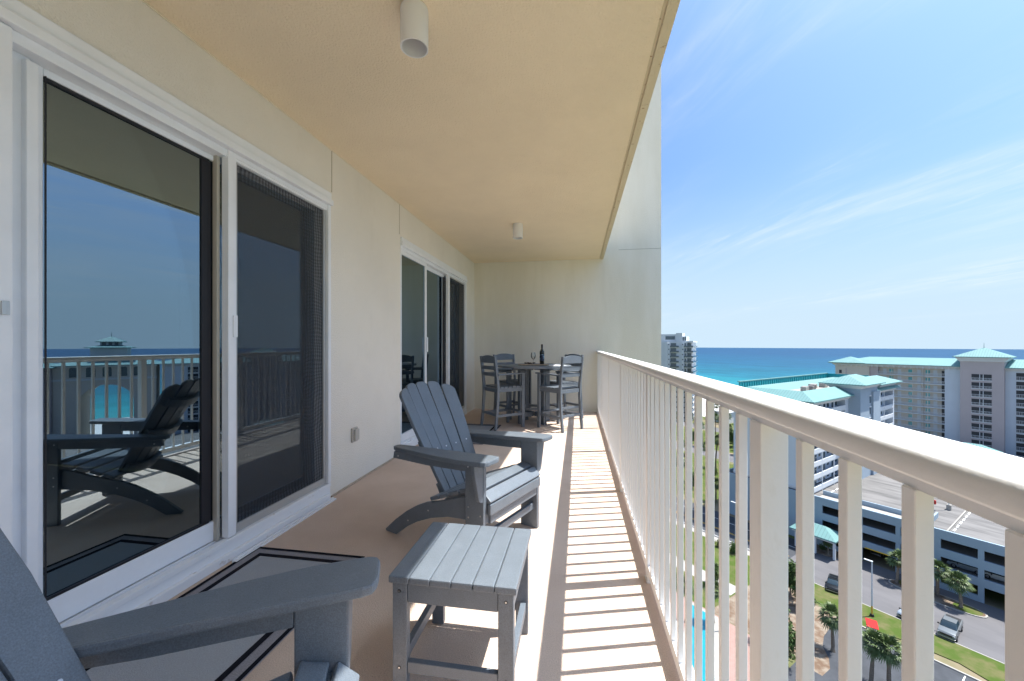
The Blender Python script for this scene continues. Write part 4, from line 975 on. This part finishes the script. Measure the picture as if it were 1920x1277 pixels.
for z in zf:
    m_ = fs(); m_.sb(FA + .15, FA + 1.9, -52.0, -33.9, z - .25, z); m_.obj('gallery_slab', bwhite, far)
    m_ = fs(); m_.sb(FA + .15, FA + .22, -52.0, -33.9, z + .95, z + 1.05)
    b_ = -52.0
    while b_ < -34: m_.sb(FA + .16, FA + .21, b_, b_ + .09, z, z + .95); b_ += .34
    m_.obj('gallery_railing', bwhite, far)
    for bb in (-50.8, -46.6, -41.2, -37.0):
        m_ = fs(); m_.sb(FA + 1.93, FA + 1.999, bb, bb + 1.0, z, z + 2.1); m_.obj('gallery_door', bwhite, far)
    for bb in (-49.0, -43.6, -39.0):
        m_ = fs(); m_.sb(FA + 1.95, FA + 1.999, bb, bb + 1.15, z + .7, z + 2.05); m_.obj('gallery_window', bteal_glass, far)
m_ = fs()
for bb in (-47.9, -42.2, -38.2): m_.sb(FA + .16, FA + .22, bb, bb + .16, G, FZ - 1.2)
for bb in (-47.6, -40.0): m_.sb(FA + 1.6, FA + 1.998, bb, bb + .5, G, FZ - 1.2)
m_.obj('downpipe', btan, far)
# tower between the wings
TWA = FA - 2.0
m_ = fs(); m_.sb(TWA, FA + 17, -29.9, -20.3, G, -3.6); m_.obj('tower_wall', bmauve, far)
m_ = fs(); cornice(m_, TWA - .2, FA + 8.5, -30.1, -20.1, -4.3, -2.7, 1.0); m_.obj('tower_cornice', bwhite, far)
m_ = fs(); hip(m_, TWA - 1.6, TWA + 10.6, -31.5, -18.7, -2.69, 3.0); m_.cyl(m_.L(TWA + 4.5, -25.1, .2), m_.L(TWA + 4.5, -25.1, 2.0), .08, .03, 6); m_.obj('tower_roof', teal, far)
m_ = fs()
pts = [( -22.8 - 2.3 + 2.3*math.cos(math.pi*i/14), -7.6 + 2.3*math.sin(math.pi*i/14)) for i in range(15)]
ring_ = [(TWA - .06, p[0], p[1]) for p in pts] + [(TWA - .06, -25.1 + (p[0]+25.1)*.93, -7.6 + (p[1]+7.6)*.93) for p in pts[::-1]]
m_.poly(ring_, [(i, i+1, 28-i, 29-i) for i in range(14)]); m_.obj('arch_moulding', bmauve, far)
for z in [-9.55 - 2.78*k for k in range(9)]:
    m_ = fs(); m_.sb(TWA - .03, TWA - .001, -27.3, -22.9, z - .95, z + 1.0); o = m_.obj('window', bdark, far)
    m_ = fs()
    m_.sb(TWA - .12, TWA - .031, -27.4, -22.8, z - 1.2, z - 1.0); m_.sb(TWA - .12, TWA - .031, -27.4, -22.8, z - .3, z - .22)
    m_.sb(TWA - .10, TWA - .032, -25.55, -25.4, z - .99, z + 1.0); m_.sb(TWA - .10, TWA - .032, -24.8, -24.65, z - .99, z + 1.0)
    b_ = -27.3
    while b_ < -22.9: m_.sb(TWA - .09, TWA - .033, b_, b_ + .06, z - .99, z - .31); b_ += .3
    m_.obj('frame', bwhite, o)
m_ = fs()
z = -9
while z > G + 2: m_.sb(TWA - .012, TWA, -29.9, -20.3, z - .03, z + .03); z -= 5.5
m_.obj('wall_joint', bmauve, far)
# east wing up to the arch block
m_ = fs(); m_.sb(FA + .2, FA + 18, -20.3, 9.0, G, FZ - .9); m_.obj('east_wall', bblue, far)
m_ = fs(); cornice(m_, FA + .2, FA + 17.8, -20.1, 9, FZ - 1.2, FZ, 1.3); m_.obj('cornice', bwhite, far)
for z in zf[:12]:
    for bb in (-18.1, -9.5, -1.5):
        m_ = fs(); m_.sb(FA + .14, FA + .199, bb, bb + 3.4, z + .05, z + 2.3); o = m_.obj('window', bdark, far)
        m_ = fs(); m_.sb(FA - .1, FA + .139, bb - .1, bb + 3.5, z - .12, z + .05); m_.sb(FA - .1, FA + .0, bb - .1, bb + 3.5, z + 1.0, z + 1.1)
        b_ = bb
        while b_ < bb + 3.5: m_.sb(FA - .08, FA - .02, b_, b_ + .07, z + .05, z + 1.0); b_ += .33
        m_.obj('rail', bwhite, o)
# arch block (seen mirrored in the door glass)
arch = site('arch_building', 206, 25); tag(arch, 'resort gateway building with great arch and teal roofed cupola mirrored in the door glass', 'building')
def as_(): return SB(206, 25)
C0 = 25.0
m_ = as_(); m_.sb(FA - 1, FA + 18, C0 - 13.5, C0 - 7.2, G, FZ); m_.sb(FA - 1, FA + 18, C0 + 7.2, C0 + 13.5, G, FZ)
top = [(C0 + 7.2*math.cos(math.pi*i/20), -20.0 + 6.6*math.sin(math.pi*i/20)) for i in range(21)]
v = [(FA - 1, p[0], p[1]) for p in top] + [(FA + 18, p[0], p[1]) for p in top] + [(FA - 1, p[0], FZ) for p in top] + [(FA + 18, p[0], FZ) for p in top]
f = []
for i in range(20): f += [(i, i+1, 21+i+1, 21+i), (i, i+1, 42+i+1, 42+i), (21+i, 21+i+1, 63+i+1, 63+i), (42+i, 42+i+1, 63+i+1, 63+i)]
m_.poly(v, f); m_.obj('wall', btan, arch)
m_ = as_(); m_.sb(FA - 1.6, FA - 1.001, C0 - 13.8, C0 + 13.8, -11.6, -11.0); m_.sb(FA - 1.5, FA - 1.001, C0 - 13.8, C0 + 13.8, FZ - .8, FZ); m_.obj('ledge', bwhite, arch)
for k in range(-2, 3):
    bb = C0 + k*4.2
    out = [(bb - 1.2, -10.4), (bb + 1.2, -10.4)] + [(bb + 1.2*math.cos(math.pi*i/10), -7.7 + 1.2*math.sin(math.pi*i/10)) for i in range(11)]
    m_ = as_(); n = len(out); m_.poly([(FA - 1.05, p[0], p[1]) for p in out], [tuple(range(n))]); m_.obj('arched_window', bwin, arch)
m_ = as_(); hip(m_, FA - 3, FA + 20, C0 - 15, C0 + 15, FZ + .01, 3.6); m_.obj('roof', teal, arch)
m_ = as_(); m_.sb(FA + 3, FA + 13, C0 - 5, C0 + 5, FZ + 2, .35); m_.sb(FA + 5.5, FA + 10.5, C0 - 2.8, C0 + 2.8, .4, 2.6); m_.obj('cupola_wall', bwhite, arch)
m_ = as_(); hip(m_, FA + 1.6, FA + 14.4, C0 - 6.4, C0 + 6.4, .36, 1.4); hip(m_, FA + 4.2, FA + 11.8, C0 - 4.0, C0 + 4.0, 2.61, 2.0); m_.cyl(m_.L(FA + 8, C0, 4.5), m_.L(FA + 8, C0, 6.4), .1, .04, 6); m_.obj('cupola_roof', teal, arch)
for k in (-1, 0, 1):
    m_ = as_(); m_.sb(FA + 5.42, FA + 5.499, C0 + k*1.7 - .5, C0 + k*1.7 + .5, .9, 2.3); m_.obj('cupola_window', bwin, arch)
we = site('arch_wing', 206, 60); tag(we, 'mauve resort wing with teal roof beyond the great arch, mirrored in the door glass', 'building')
m_ = SB(206, 60); m_.sb(FA - 3, FA + 15, 38.6, 120, G, FZ - .8); m_.obj('wall', bmauve, we)
m_ = SB(206, 60); hip(m_, FA - 4.6, FA + 17, 37.5, 122, FZ - .5, 3.2); m_.obj('roof', teal, we)
for k, z in enumerate(zf[:11]):
    for bb in (44, 56, 68, 80):
        m_ = SB(206, 60); m_.sb(FA - 3.05, FA - 3.001, bb, bb + 1.4, z + .5, z + 2.1); m_.sb(FA - 3.05, FA - 3.001, bb + 4, bb + 5.4, z + .5, z + 2.1); m_.obj('window', bwin, we)
for k in range(1):
    m_ = SB(206, 60)
# small teal pavilion in front of the tower
pv = site('pavilion', 178, -24, DZ); tag(pv, 'small teal roofed pavilion in front of the mauve tower', 'pavilion')
m_ = SB(178, -24); hip(m_, 174.5, 182, -29, -18.2, DZ + 3.0, 2.0); m_.bm.transform(Matrix.Translation((0, 0, -(DZ - G)))); m_.obj('pavilion_roof', teal, pv)
m_ = SB(178, -24)
for aa in (175.5, 180.8):
    for bb in (-28, -19.6): m_.sb(aa, aa + .4, bb, bb + .4, DZ + .002, DZ + 2.76)
m_.bm.transform(Matrix.Translation((0, 0, -(DZ - G)))); m_.obj('pavilion_columns', bwhite, pv)

# ------------------------------------------------------------------ white tower on the left
wt = site('white_tower', 203, -142); tag(wt, 'tall white high rise with stacked balconies at the edge of the end wall', 'building')
wt.location = W(208.9, -138.1); wt.rotation_euler = (0, 0, SA + R(25))
def ws_(): return SB(203, -142)
TT = 3.3; B1 = -136.8
m_ = ws_(); m_.sb(203, 225, -185, B1 - 3.6, G, TT); m_.sb(205.5, 222, B1 - 3.61, B1 - .9, G, TT - .5)
m_.sb(202.2, 203, B1 - 14.5, B1 - 5.9, G, TT - 1.5) if False else None
for bb in (B1 - 6.0, B1 - 13.6, B1 - 24): m_.sb(202.0, 203.001, bb, bb + 1.1, G, TT - 1.3)
m_.sb(202.2, 203, B1 - 15.5, B1 - 13.7, G, TT)
m_.sb(203, 222, B1 - 3.6, B1 - .1, TT - .5, TT + .3)
m_.obj('wall', bwhite, wt)
m_ = ws_(); m_.sb(205, 218, -170, B1 - 8, TT, TT + 4.4); m_.sb(204, 214, B1 - 9.5, B1 - 6.0, TT, TT + 5.0); m_.sb(204.5, 216, B1 - 8.0, B1 - 3.9, TT + .001, TT + 3.0); m_.obj('penthouse', bwhite, wt)
m_ = ws_(); m_.sb(204.9, 204.999, B1 - 15.5, B1 - 10.2, TT + 1.2, TT + 3.2); m_.sb(204.4, 204.499, B1 - 5.9, B1 - 5.2, TT + .5, TT + 2.6); m_.sb(204.4, 204.499, B1 - 4.8, B1 - 4.1, TT + .5, TT + 2.6); m_.obj('penthouse_window', bwin, wt)
for k in range(15):
    z = TT - 3.2 - 2.95*k
    if z < G + 1: break
    m_ = ws_(); m_.sb(202.2, 222, B1 - 4.9, B1, z - .18, z); m_.sb(201.9, 203, B1 - 12.4, B1 - 7.6, z - .18, z); m_.obj('balcony_slab', bwhite, wt)
    m_ = ws_(); m_.sb(202.1, 202.2, B1 - 4.9, B1 + .02, z - .05, z + .75); m_.sb(202.1, 221, B1 - .02, B1 + .04, z - .05, z + .75); m_.sb(201.85, 201.95, B1 - 12.4, B1 - 7.6, z - .1, z + .75); m_.obj('balcony_rail', bwin, wt)
    m_ = ws_(); m_.sb(202.9, 202.999, B1 - 12.2, B1 - 9.2, z + .0, z + 2.3); m_.sb(205.4, 205.499, B1 - 3.4, B1 - 1.4, z, z + 2.3); m_.sb(202.95, 202.999, B1 - 4.6, B1 - 3.8, z, z + 2.2); m_.obj('balcony_window', bwin, wt)
    m_ = ws_()
    for bb in (B1 - 5.7, B1 - 13.3): m_.sb(201.93, 201.999, bb, bb + .5, z + 1.2, z + 1.9)
    m_.obj('vent_window', bdark, wt)

# low white beach houses near the sand
for i, (aa, bb, ww, hh, lb) in enumerate(((222, -128, 9, 6, 'small white beach house with two storeys nearest the white tower'), (224, -116, 7, 5, 'low white beach house in the middle by the sand'), (226, -105, 10, 7, 'wide white beach house rightmost by the sand'))):
    e = site('beach_house', aa, bb); tag(e, lb, 'beach house', 'white beach houses by the sand')
    m_ = SB(aa, bb); m_.sb(aa, aa + 10, bb, bb + ww, G, G + hh); m_.obj('wall', bwhite, e)
    m_ = SB(aa, bb); hip(m_, aa - .6, aa + 10.6, bb - .6, bb + ww + .6, G + hh + .2, 1.6); m_.obj('roof', mat('grey_roof_%d' % i, (.4, .42, .44), .8, .1), e)
    for zz in (G + 1, G + 3.6):
        m_ = SB(aa, bb); m_.sb(aa - .06, aa - .001, bb + 1, bb + 2.2, zz, zz + 1.4); m_.sb(aa - .06, aa - .001, bb + 4, bb + 5.4, zz, zz + 1.4); m_.obj('window', bwin, e)

# ------------------------------------------------------------------ street lamps
def street_lamp(a, b_, h_, lb):
    e = site('street_lamp', a, b_); tag(e, lb, 'street lamp')
    MB().cyl((0, 0, .0), (0, 0, .5), .32, .26, 12).obj('concrete_base', trim_m, e)
    MB().cyl((0, 0, .501), (0, 0, 1.8), .13, .13, 10).obj('painted_foot', paint_y, e)
    MB().cyl((0, 0, 1.801), (0, 0, h_), .12, .08, 10).obj('pole', bwhite, e)
    MB().box(-.16, .16, -.1, 1.0, h_ + .001, h_ + .14, .04).obj('lamp_head', bwhite, e)
street_lamp(83.7, -21.8, 8.9, 'tall white street lamp on the grass strip beside the parked cars')
street_lamp(87.9, -45.6, 9.5, 'tall white street lamp beside the shaded coast road')
street_lamp(60.6, -33.0, 4.0, 'short white lamp post by the swimming pool terrace')

# ------------------------------------------------------------------ vehicles
def wheel(parent, x, y, r_=.38, w_=.24):
    m_ = MB(); s = 1 if y > 0 else -1
    m_.cyl((x, y, r_), (x, y + s*w_, r_), r_, r_, 18); wh = m_.obj('wheel', tyre_m, parent)
    m_ = MB(); m_.cyl((x, y + s*w_, r_), (x, y + s*(w_+.012), r_), r_*.6, r_*.5, 12); m_.obj('rim', rim_m, wh)
def loft(secs, m_):
    """secs: list of (x, halfwidth_bottom, halfwidth_top, z0, z1)"""
    v = []; f = []
    for x, wb, wt_, z0, z1 in secs: v += [(x, -wb, z0), (x, wb, z0), (x, wb*1.0, (z0+z1)/2), (x, wt_, z1), (x, -wt_, z1), (x, -wb*1.0, (z0+z1)/2)]
    n = len(secs)
    for i in range(n-1):
        for k in range(6): f.append((i*6+k, i*6+(k+1) % 6, (i+1)*6+(k+1) % 6, (i+1)*6+k))
    f += [tuple(range(6)), tuple(range((n-1)*6, n*6))]
    m_._shape(v, f, .05, None, 2)
def car(kind, a, b_, rz, paint, lb, z=G + .012, cat=None):
    e = site('parked_truck' if kind == 'truck' else 'parked_car', a, b_, z, rz); tag(e, lb, cat or ('pickup truck' if kind == 'truck' else 'car'))
    if kind == 'truck':
        m_ = MB(); loft([(2.95,.86,.80,.42,.95),(2.7,.97,.90,.40,1.15),(1.35,.99,.94,.40,1.22),(1.2,.99,.95,.40,1.22),(-.95,.99,.96,.42,1.22),(-2.95,.97,.95,.50,1.22)], m_); m_.obj('body', paint, e, smooth=True)
        m_ = MB(); loft([(1.42,.88,.80,1.2,1.26),(.62,.90,.72,1.2,1.88),(-.75,.90,.72,1.2,1.90),(-1.02,.88,.76,1.2,1.26)], m_); m_.obj('cabin', carglass, e, smooth=True)
        m_ = MB(); m_.box(-.78, .60, -.70, .70, 1.885, 1.93, .03); m_.obj('cabin_roof', paint, e)
        m_ = MB(); m_.box(-2.9, -1.1, -.80, .80, 1.215, 1.27, .02); m_.obj('bed_cover', trim_m, e)
        xs = (1.95, -1.85)
        L_ = 2.96; hw_ = .97; zb = 1.0
    else:
        m_ = MB(); loft([(2.3,.82,.74,.35,.78),(2.05,.92,.84,.33,.98),(1.05,.94,.88,.33,1.08),(-1.9,.94,.90,.35,1.10),(-2.3,.88,.84,.40,1.0)], m_); m_.obj('body', paint, e, smooth=True)
        m_ = MB(); loft([(1.15,.85,.78,1.05,1.1),(.35,.86,.66,1.05,1.62),(-1.7,.86,.68,1.05,1.66),(-2.15,.84,.78,1.05,1.12)], m_); m_.obj('cabin', carglass, e, smooth=True)
        m_ = MB(); m_.box(-1.68, .32, -.66, .66, 1.63, 1.685, .03); m_.obj('cabin_roof', paint, e)
        if kind == 'suv':
            m_ = MB()
            for s in (-1, 1): m_.box(-1.6, .2, s*.60 - .02, s*.60 + .02, 1.70, 1.75)
            m_.box(-.3, -.25, -.6, .6, 1.72, 1.76); m_.box(-1.2, -1.15, -.6, .6, 1.72, 1.76); m_.obj('roof_rack', trim_m, e)
        xs = (1.45, -1.4); L_ = 2.3; hw_ = .9; zb = .8
    for x in xs:
        for s in (1, -1): wheel(e, x, s*(hw_ - .17))
    for s in (1, -1):
        m_ = MB(); m_.box(L_ - .22, L_ - .02, s*(hw_-.30), s*(hw_-.08), zb - .22, zb - .02, .03); m_.obj('headlight', headl, e)
        m_ = MB(); m_.box(.9, 1.05, s*(hw_+.0), s*(hw_+.24), zb + .12, zb + .32, .03); m_.obj('mirror', trim_m, e)
    m_ = MB(); m_.box(L_ - .10, L_ + .03, -hw_+.32, hw_-.32, zb - .32, zb - .04, .03); m_.obj('grille', trim_m, e)
    m_ = MB(); m_.box(L_ - .12, L_ + .06, -hw_+.05, hw_-.05, .36, .52, .04); m_.obj('bumper', rim_m, e)
    return e
silver = mat('paint_silver', (.17, .185, .195), .3, .5, metal=.3); black_p = mat('paint_black', (.008, .010, .013), .3, .3); grey_p = mat('paint_light', (.24, .28, .33), .3, .5); white_p = mat('paint_white', (.5, .5, .49), .3, .5)
PI = math.pi
car('truck', 89.3, -14.1, PI + R(1), silver, 'silver grey pickup truck parked nose in at the grass strip')
car('suv', 87.9, -28.2, PI + R(14), black_p, 'black utility car with roof rack at the end of the grass strip')
car('car', 89.0, -18.3, PI - R(12), grey_p, 'light blue grey car partly hidden behind a picket')
car('car', 107.4, -11.0, PI/2, white_p, 'white car parked inside the garage on the second level', G + 3.51)
car('suv', 107.5, -15.0, PI/2 + .05, grey_p, 'pale car parked behind the garage opening beside the white car', G + 3.51)
car('suv', 110.5, -27.6, PI, black_p, 'dark car driving out of the shaded garage entrance', G + .012)
# golf cart
e = site('golf_cart', 78.0, -20.3, G + .012, R(200)); tag(e, 'golf cart with bright red roof parked at the kerb', 'golf cart')
MB().box(-1.25, 1.25, -.6, .6, .28, .42, .03).obj('chassis', trim_m, e)
m_ = MB(); m_.prism([(.55,.42),(1.3,.42),(1.25,.75),(.75,.95),(.6,.9)], -.58, .58, 'y', .04); m_.obj('front_cowl', red_m, e)
m_ = MB(); m_.box(-1.25, -.3, -.58, .58, .42, .72, .04); m_.obj('rear_body', red_m, e)
MB().box(-.35, .15, -.55, .55, .721, .84, .03).obj('front_seat', white_p, e); MB().box(-.45, -.35, -.55, .55, .84, 1.25, .03).obj('seat_back', white_p, e); MB().box(-1.2, -.6, -.55, .55, .721, .84, .03).obj('rear_seat', white_p, e)
m_ = MB()
for x in (.85, -1.15):
    for s in (1, -1): m_.cyl((x, s*.55, .6), (x*.92, s*.55, 1.86), .025, n=6)
m_.obj('roof_frame', trim_m, e)
MB().box(-1.35, 1.05, -.68, .68, 1.86, 1.93, .03).obj('roof', red_m, e)
for x in (.85, -.85):
    for s in (1, -1): wheel(e, x, s*.42, .24, .18)

# ------------------------------------------------------------------ vegetation
def frond_mesh(mb, base, az, el, L_, rng, width=.42, droop=1.0):
    """fan-palm leaf: stalk then a spray of narrow blades"""
    d = Vector((math.cos(az)*math.cos(el), math.sin(az)*math.cos(el), math.sin(el)))
    stalk = L_*.45; tip = base + d*stalk + Vector((0, 0, -.08*droop*L_))
    side = Vector((-math.sin(az), math.cos(az), 0)); up = d.cross(side).normalized()*-1
    w_ = .03
    mb.add([tuple(base - side*w_), tuple(base + side*w_), tuple(tip + side*w_*.5), tuple(tip - side*w_*.5)], [(0,1,2,3)])
    n = 13
    for i in range(n):
        t = (i/(n-1) - .5)*2*R(82)
        dd = (d*math.cos(t) + side*math.sin(t)).normalized()
        ln = L_*.62*(1 - .25*abs(t)/R(82))*rng.uniform(.85, 1.1)
        mid = tip + dd*ln*.55 + Vector((0, 0, rng.uniform(-.03, .05)*L_))
        end = tip + dd*ln + Vector((0, 0, -.28*droop*ln*rng.uniform(.6, 1.3)))
        pw = side*math.cos(t) - d*math.sin(t); bw_ = .045*L_/1.4*1.3
        mb.add([tuple(tip), tuple(mid - pw*bw_), tuple(end), tuple(mid + pw*bw_)], [(0,1,2,3)])
def palm_meshes(seed, h_, cr, lean=.3):
    rng = random.Random(seed); mb = MB()
    pts = [Vector((0, 0, 0))]
    n = 9; dx_, dy_ = rng.uniform(-lean, lean), rng.uniform(-lean, lean)
    prof = []
    for i in range(n+1):
        t = i/n; r_ = .24*(1 - .35*t) + (.10 if i == 0 else 0) + (.05 if i >= n-2 else 0) + rng.uniform(-.015, .02)
        prof.append((Vector((dx_*t*t, dy_*t*t, h_*t)), r_))
    k = 10; v = []
    for p, r_ in prof:
        for j in range(k):
            a = 2*math.pi*j/k; rr = r_*(1 + .12*((j % 2)*2 - 1)*rng.uniform(.3, 1)); v.append((p.x + rr*math.cos(a), p.y + rr*math.sin(a), p.z))
    f = [(i*k+j, i*k+(j+1) % k, (i+1)*k+(j+1) % k, (i+1)*k+j) for i in range(n) for j in range(k)]
    mb.add(v, f); tm = bpy.data.meshes.new('palm_trunk'); mb.bm.to_mesh(tm); mb.bm.free(); tm.materials.append(bark_m)
    mb = MB(); top = prof[-1][0]
    N = 34
    for i in range(N):
        az = i*2.399 + rng.uniform(-.2, .2); u = i/N
        el = R(80 - 118*u + rng.uniform(-10, 10))
        frond_mesh(mb, top + Vector((0, 0, .1*(1-u))), az, el, cr*rng.uniform(.85, 1.12), rng, droop=.7 + u*.8)
    cm = bpy.data.meshes.new('palm_crown'); mb.bm.to_mesh(cm); mb.bm.free(); cm.materials.append(frond_a)
    mb = MB()
    for i in range(6):
        az = rng.uniform(0, 6.28); frond_mesh(mb, top + Vector((0, 0, -.15)), az, R(-62 + rng.uniform(-12, 10)), cr*.7, rng, droop=.6)
    dm = bpy.data.meshes.new('dead_fronds'); mb.bm.to_mesh(dm); mb.bm.free(); dm.materials.append(frond_b)
    return tm, cm, dm
PALMS = [palm_meshes(1, 4.4, 1.9), palm_meshes(2, 5.4, 2.0), palm_meshes(3, 7.2, 2.1), palm_meshes(4, 9.5, 2.2, .8)]
def palm(a, b_, k, lb, grp='palm trees', sc=1.0, rz=0.0, z=G):
    e = empty('palm_tree', W(a, b_, z), rz); e.scale = (sc, sc, sc); tag(e, lb, 'palm tree', grp)
    for nm, me in zip(('trunk', 'crown', 'dead_fronds'), PALMS[k]):
        o = bpy.data.objects.new(nm, me); COL.objects.link(o); o.parent = e
    return e
palm(99.0, -14.4, 0, 'sabal palm at the rounded grassy end of the garage island', rz=.4)
palm(100.6, -17.4, 0, 'sabal palm behind the yellow green shrub on the garage island', sc=1.06, rz=2.0)
palm(99.4, -22.3, 0, 'sabal palm at the shrub end of the garage island, half behind a picket', sc=1.02, rz=4.0)
palm(69.6, -22.4, 1, 'stout palm on the sandy bed left of the golf cart', sc=.92, rz=1.0)
palm(67.3, -17.6, 1, 'left of two palms standing together in the parking lot', sc=.98, rz=5.0)
palm(67.9, -16.0, 1, 'right of two palms standing together in the parking lot', sc=1.0, rz=3.2)
palm(57.5, -37.5, 2, 'tall palm beside the swimming pool terrace', sc=.8, rz=.7)
palm(60.8, -35.0, 2, 'second palm beside the pool, next to the short lamp', sc=.75, rz=2.7)
palm(101.2, -33.4, 0, 'tiny palm in the bed by the teal canopy', sc=.55, rz=1.5)
rng = random.Random(11)
def blocked(a, b_):
    return 86 < a < 104 or 149 < a < 162 or 195 < a < 207
cnt = 0
for i in range(200):
    a = rng.uniform(106, 232); b_ = rng.uniform(-150, -58)
    p = W(a, b_); ang = math.atan2(p.x, p.y)       # only where the pickets show the ground
    px = 960 + 741*math.tan(ang + R(9.425))
    if px < 1238 or px > 1420 or blocked(a, b_): continue
    cnt += 1
    if cnt > 26: break
    palm(a, b_, rng.choice((1, 2, 3, 3)), 'distant palm tree on the green lawns between the picket gaps', 'distant palms toward the beach', sc=rng.uniform(.8, 1.1), rz=rng.uniform(0, 6))
def leafy_meshes(seed, h_, cr, nl=2600, leaf=.22, m=leaf_m, lobes=9):
    rng = random.Random(seed); mb = MB()
    mb.cyl((0, 0, 0), (0.1, 0.05, h_*.45), .16, .10, 8)
    cs = []
    for i in range(lobes):
        a = rng.uniform(0, 6.28); r_ = cr*rng.uniform(.1, .62); z = h_*.58 + rng.uniform(-.28, .36)*h_*.8
        c = Vector((r_*math.cos(a), r_*math.sin(a), z)); cs.append((c, cr*rng.uniform(.34, .55)))
        mb.cyl((0.1, 0.05, h_*.40), tuple(c), .06, .02, 5)
    tm = bpy.data.meshes.new('trunk'); mb.bm.to_mesh(tm); mb.bm.free(); tm.materials.append(bark_m)
    mb = MB()
    for i in range(nl):
        c, r_ = cs[rng.randrange(lobes)]
        d = Vector((rng.gauss(0,1), rng.gauss(0,1), rng.gauss(0,1))).normalized()*r_*rng.uniform(.45, 1.12)
        p = c + d; n = Vector((rng.gauss(0,1), rng.gauss(0,1), rng.gauss(0,1)+.6)).normalized(); t = n.orthogonal().normalized(); s = n.cross(t)
        L_ = leaf*rng.uniform(.6, 1.4)
        mb.add([tuple(p - t*L_), tuple(p + s*L_*.45), tuple(p + t*L_), tuple(p - s*L_*.45)], [(0,1,2,3)])
    cm = bpy.data.meshes.new('crown'); mb.bm.to_mesh(cm); mb.bm.free(); cm.materials.append(m)
    return tm, cm
LEAFY = [leafy_meshes(21, 6.0, 2.3), leafy_meshes(22, 8.0, 3.0, 3400, .26)]
SHRUB = [leafy_meshes(31, 1.2, 1.0, 900, .10, shrub_m, 7), leafy_meshes(32, 1.4, 1.3, 900, .12, leaf_m, 7)]
def leafy(a, b_, k, lb, grp='leafy trees', sc=1.0, rz=0.0, shrub=False, z=G):
    e = empty('shrub' if shrub else 'leafy_tree', W(a, b_, z), rz); e.scale = (sc, sc, sc); tag(e, lb, 'shrub' if shrub else 'tree', grp)
    for nm, me in zip(('stems', 'foliage') if shrub else ('trunk', 'crown'), (SHRUB if shrub else LEAFY)[k]):
        o = bpy.data.objects.new(nm, me); COL.objects.link(o); o.parent = e
leafy(76.5, -28.6, 0, 'dark leafy tree at the corner of the sandy bed', sc=.9)
leafy(79.0, -31.5, 0, 'leafy tree beside the pavement seen right of the thick post', sc=1.0, rz=2)
leafy(61.5, -25.5, 0, 'leafy tree at the pool side of the parking lot', sc=.9, rz=4)
leafy(64.5, -27.5, 1, 'large leafy tree between the pool and the parking lot', sc=.72, rz=1)
leafy(70.5, -40.5, 0, 'leafy tree on the lawn left of the thick post', sc=.7, rz=3)
for i, (aa, bb, k, sc, lb) in enumerate(((99.3, -19.7, 0, .95, 'round yellow green shrub in the middle of the garage island'), (99.2, -21.4, 0, .8, 'low shrub near the left tip of the garage island'),
        (99.6, -18.2, 0, .75, 'low shrub beside the middle palm of the garage island'), (102.2, -34.6, 1, .7, 'small dark shrub by the entrance canopy'), (85.2, -44.5, 1, 1.3, 'dark hedge shrub beside the coast road lamp'),
        (84.8, -47.5, 0, 1.2, 'green hedge shrub farther along the coast road'), (103.2, -46.0, 1, 1.6, 'large dark shrub at the shaded garage wall'), (64, -44, 1, 1.2, 'shrub at the lawn edge behind the pool'), (66, -47, 0, 1.1, 'paler shrub at the lawn edge behind the pool'))):
    leafy(aa, bb, k, lb, 'shrubs', sc, i*1.1, True)
cnt = 0
for i in range(300):
    a = rng.uniform(108, 234); b_ = rng.uniform(-160, -58); p = W(a, b_); ang = math.atan2(p.x, p.y); px = 960 + 741*math.tan(ang + R(9.425))
    if px < 1238 or px > 1420 or blocked(a, b_): continue
    cnt += 1
    if cnt > 16: break
    leafy(a, b_, rng.choice((0, 1)), 'distant leafy tree on the green lawns between the picket gaps', 'distant leafy trees toward the beach', rng.uniform(.5, .9), rng.uniform(0, 6))
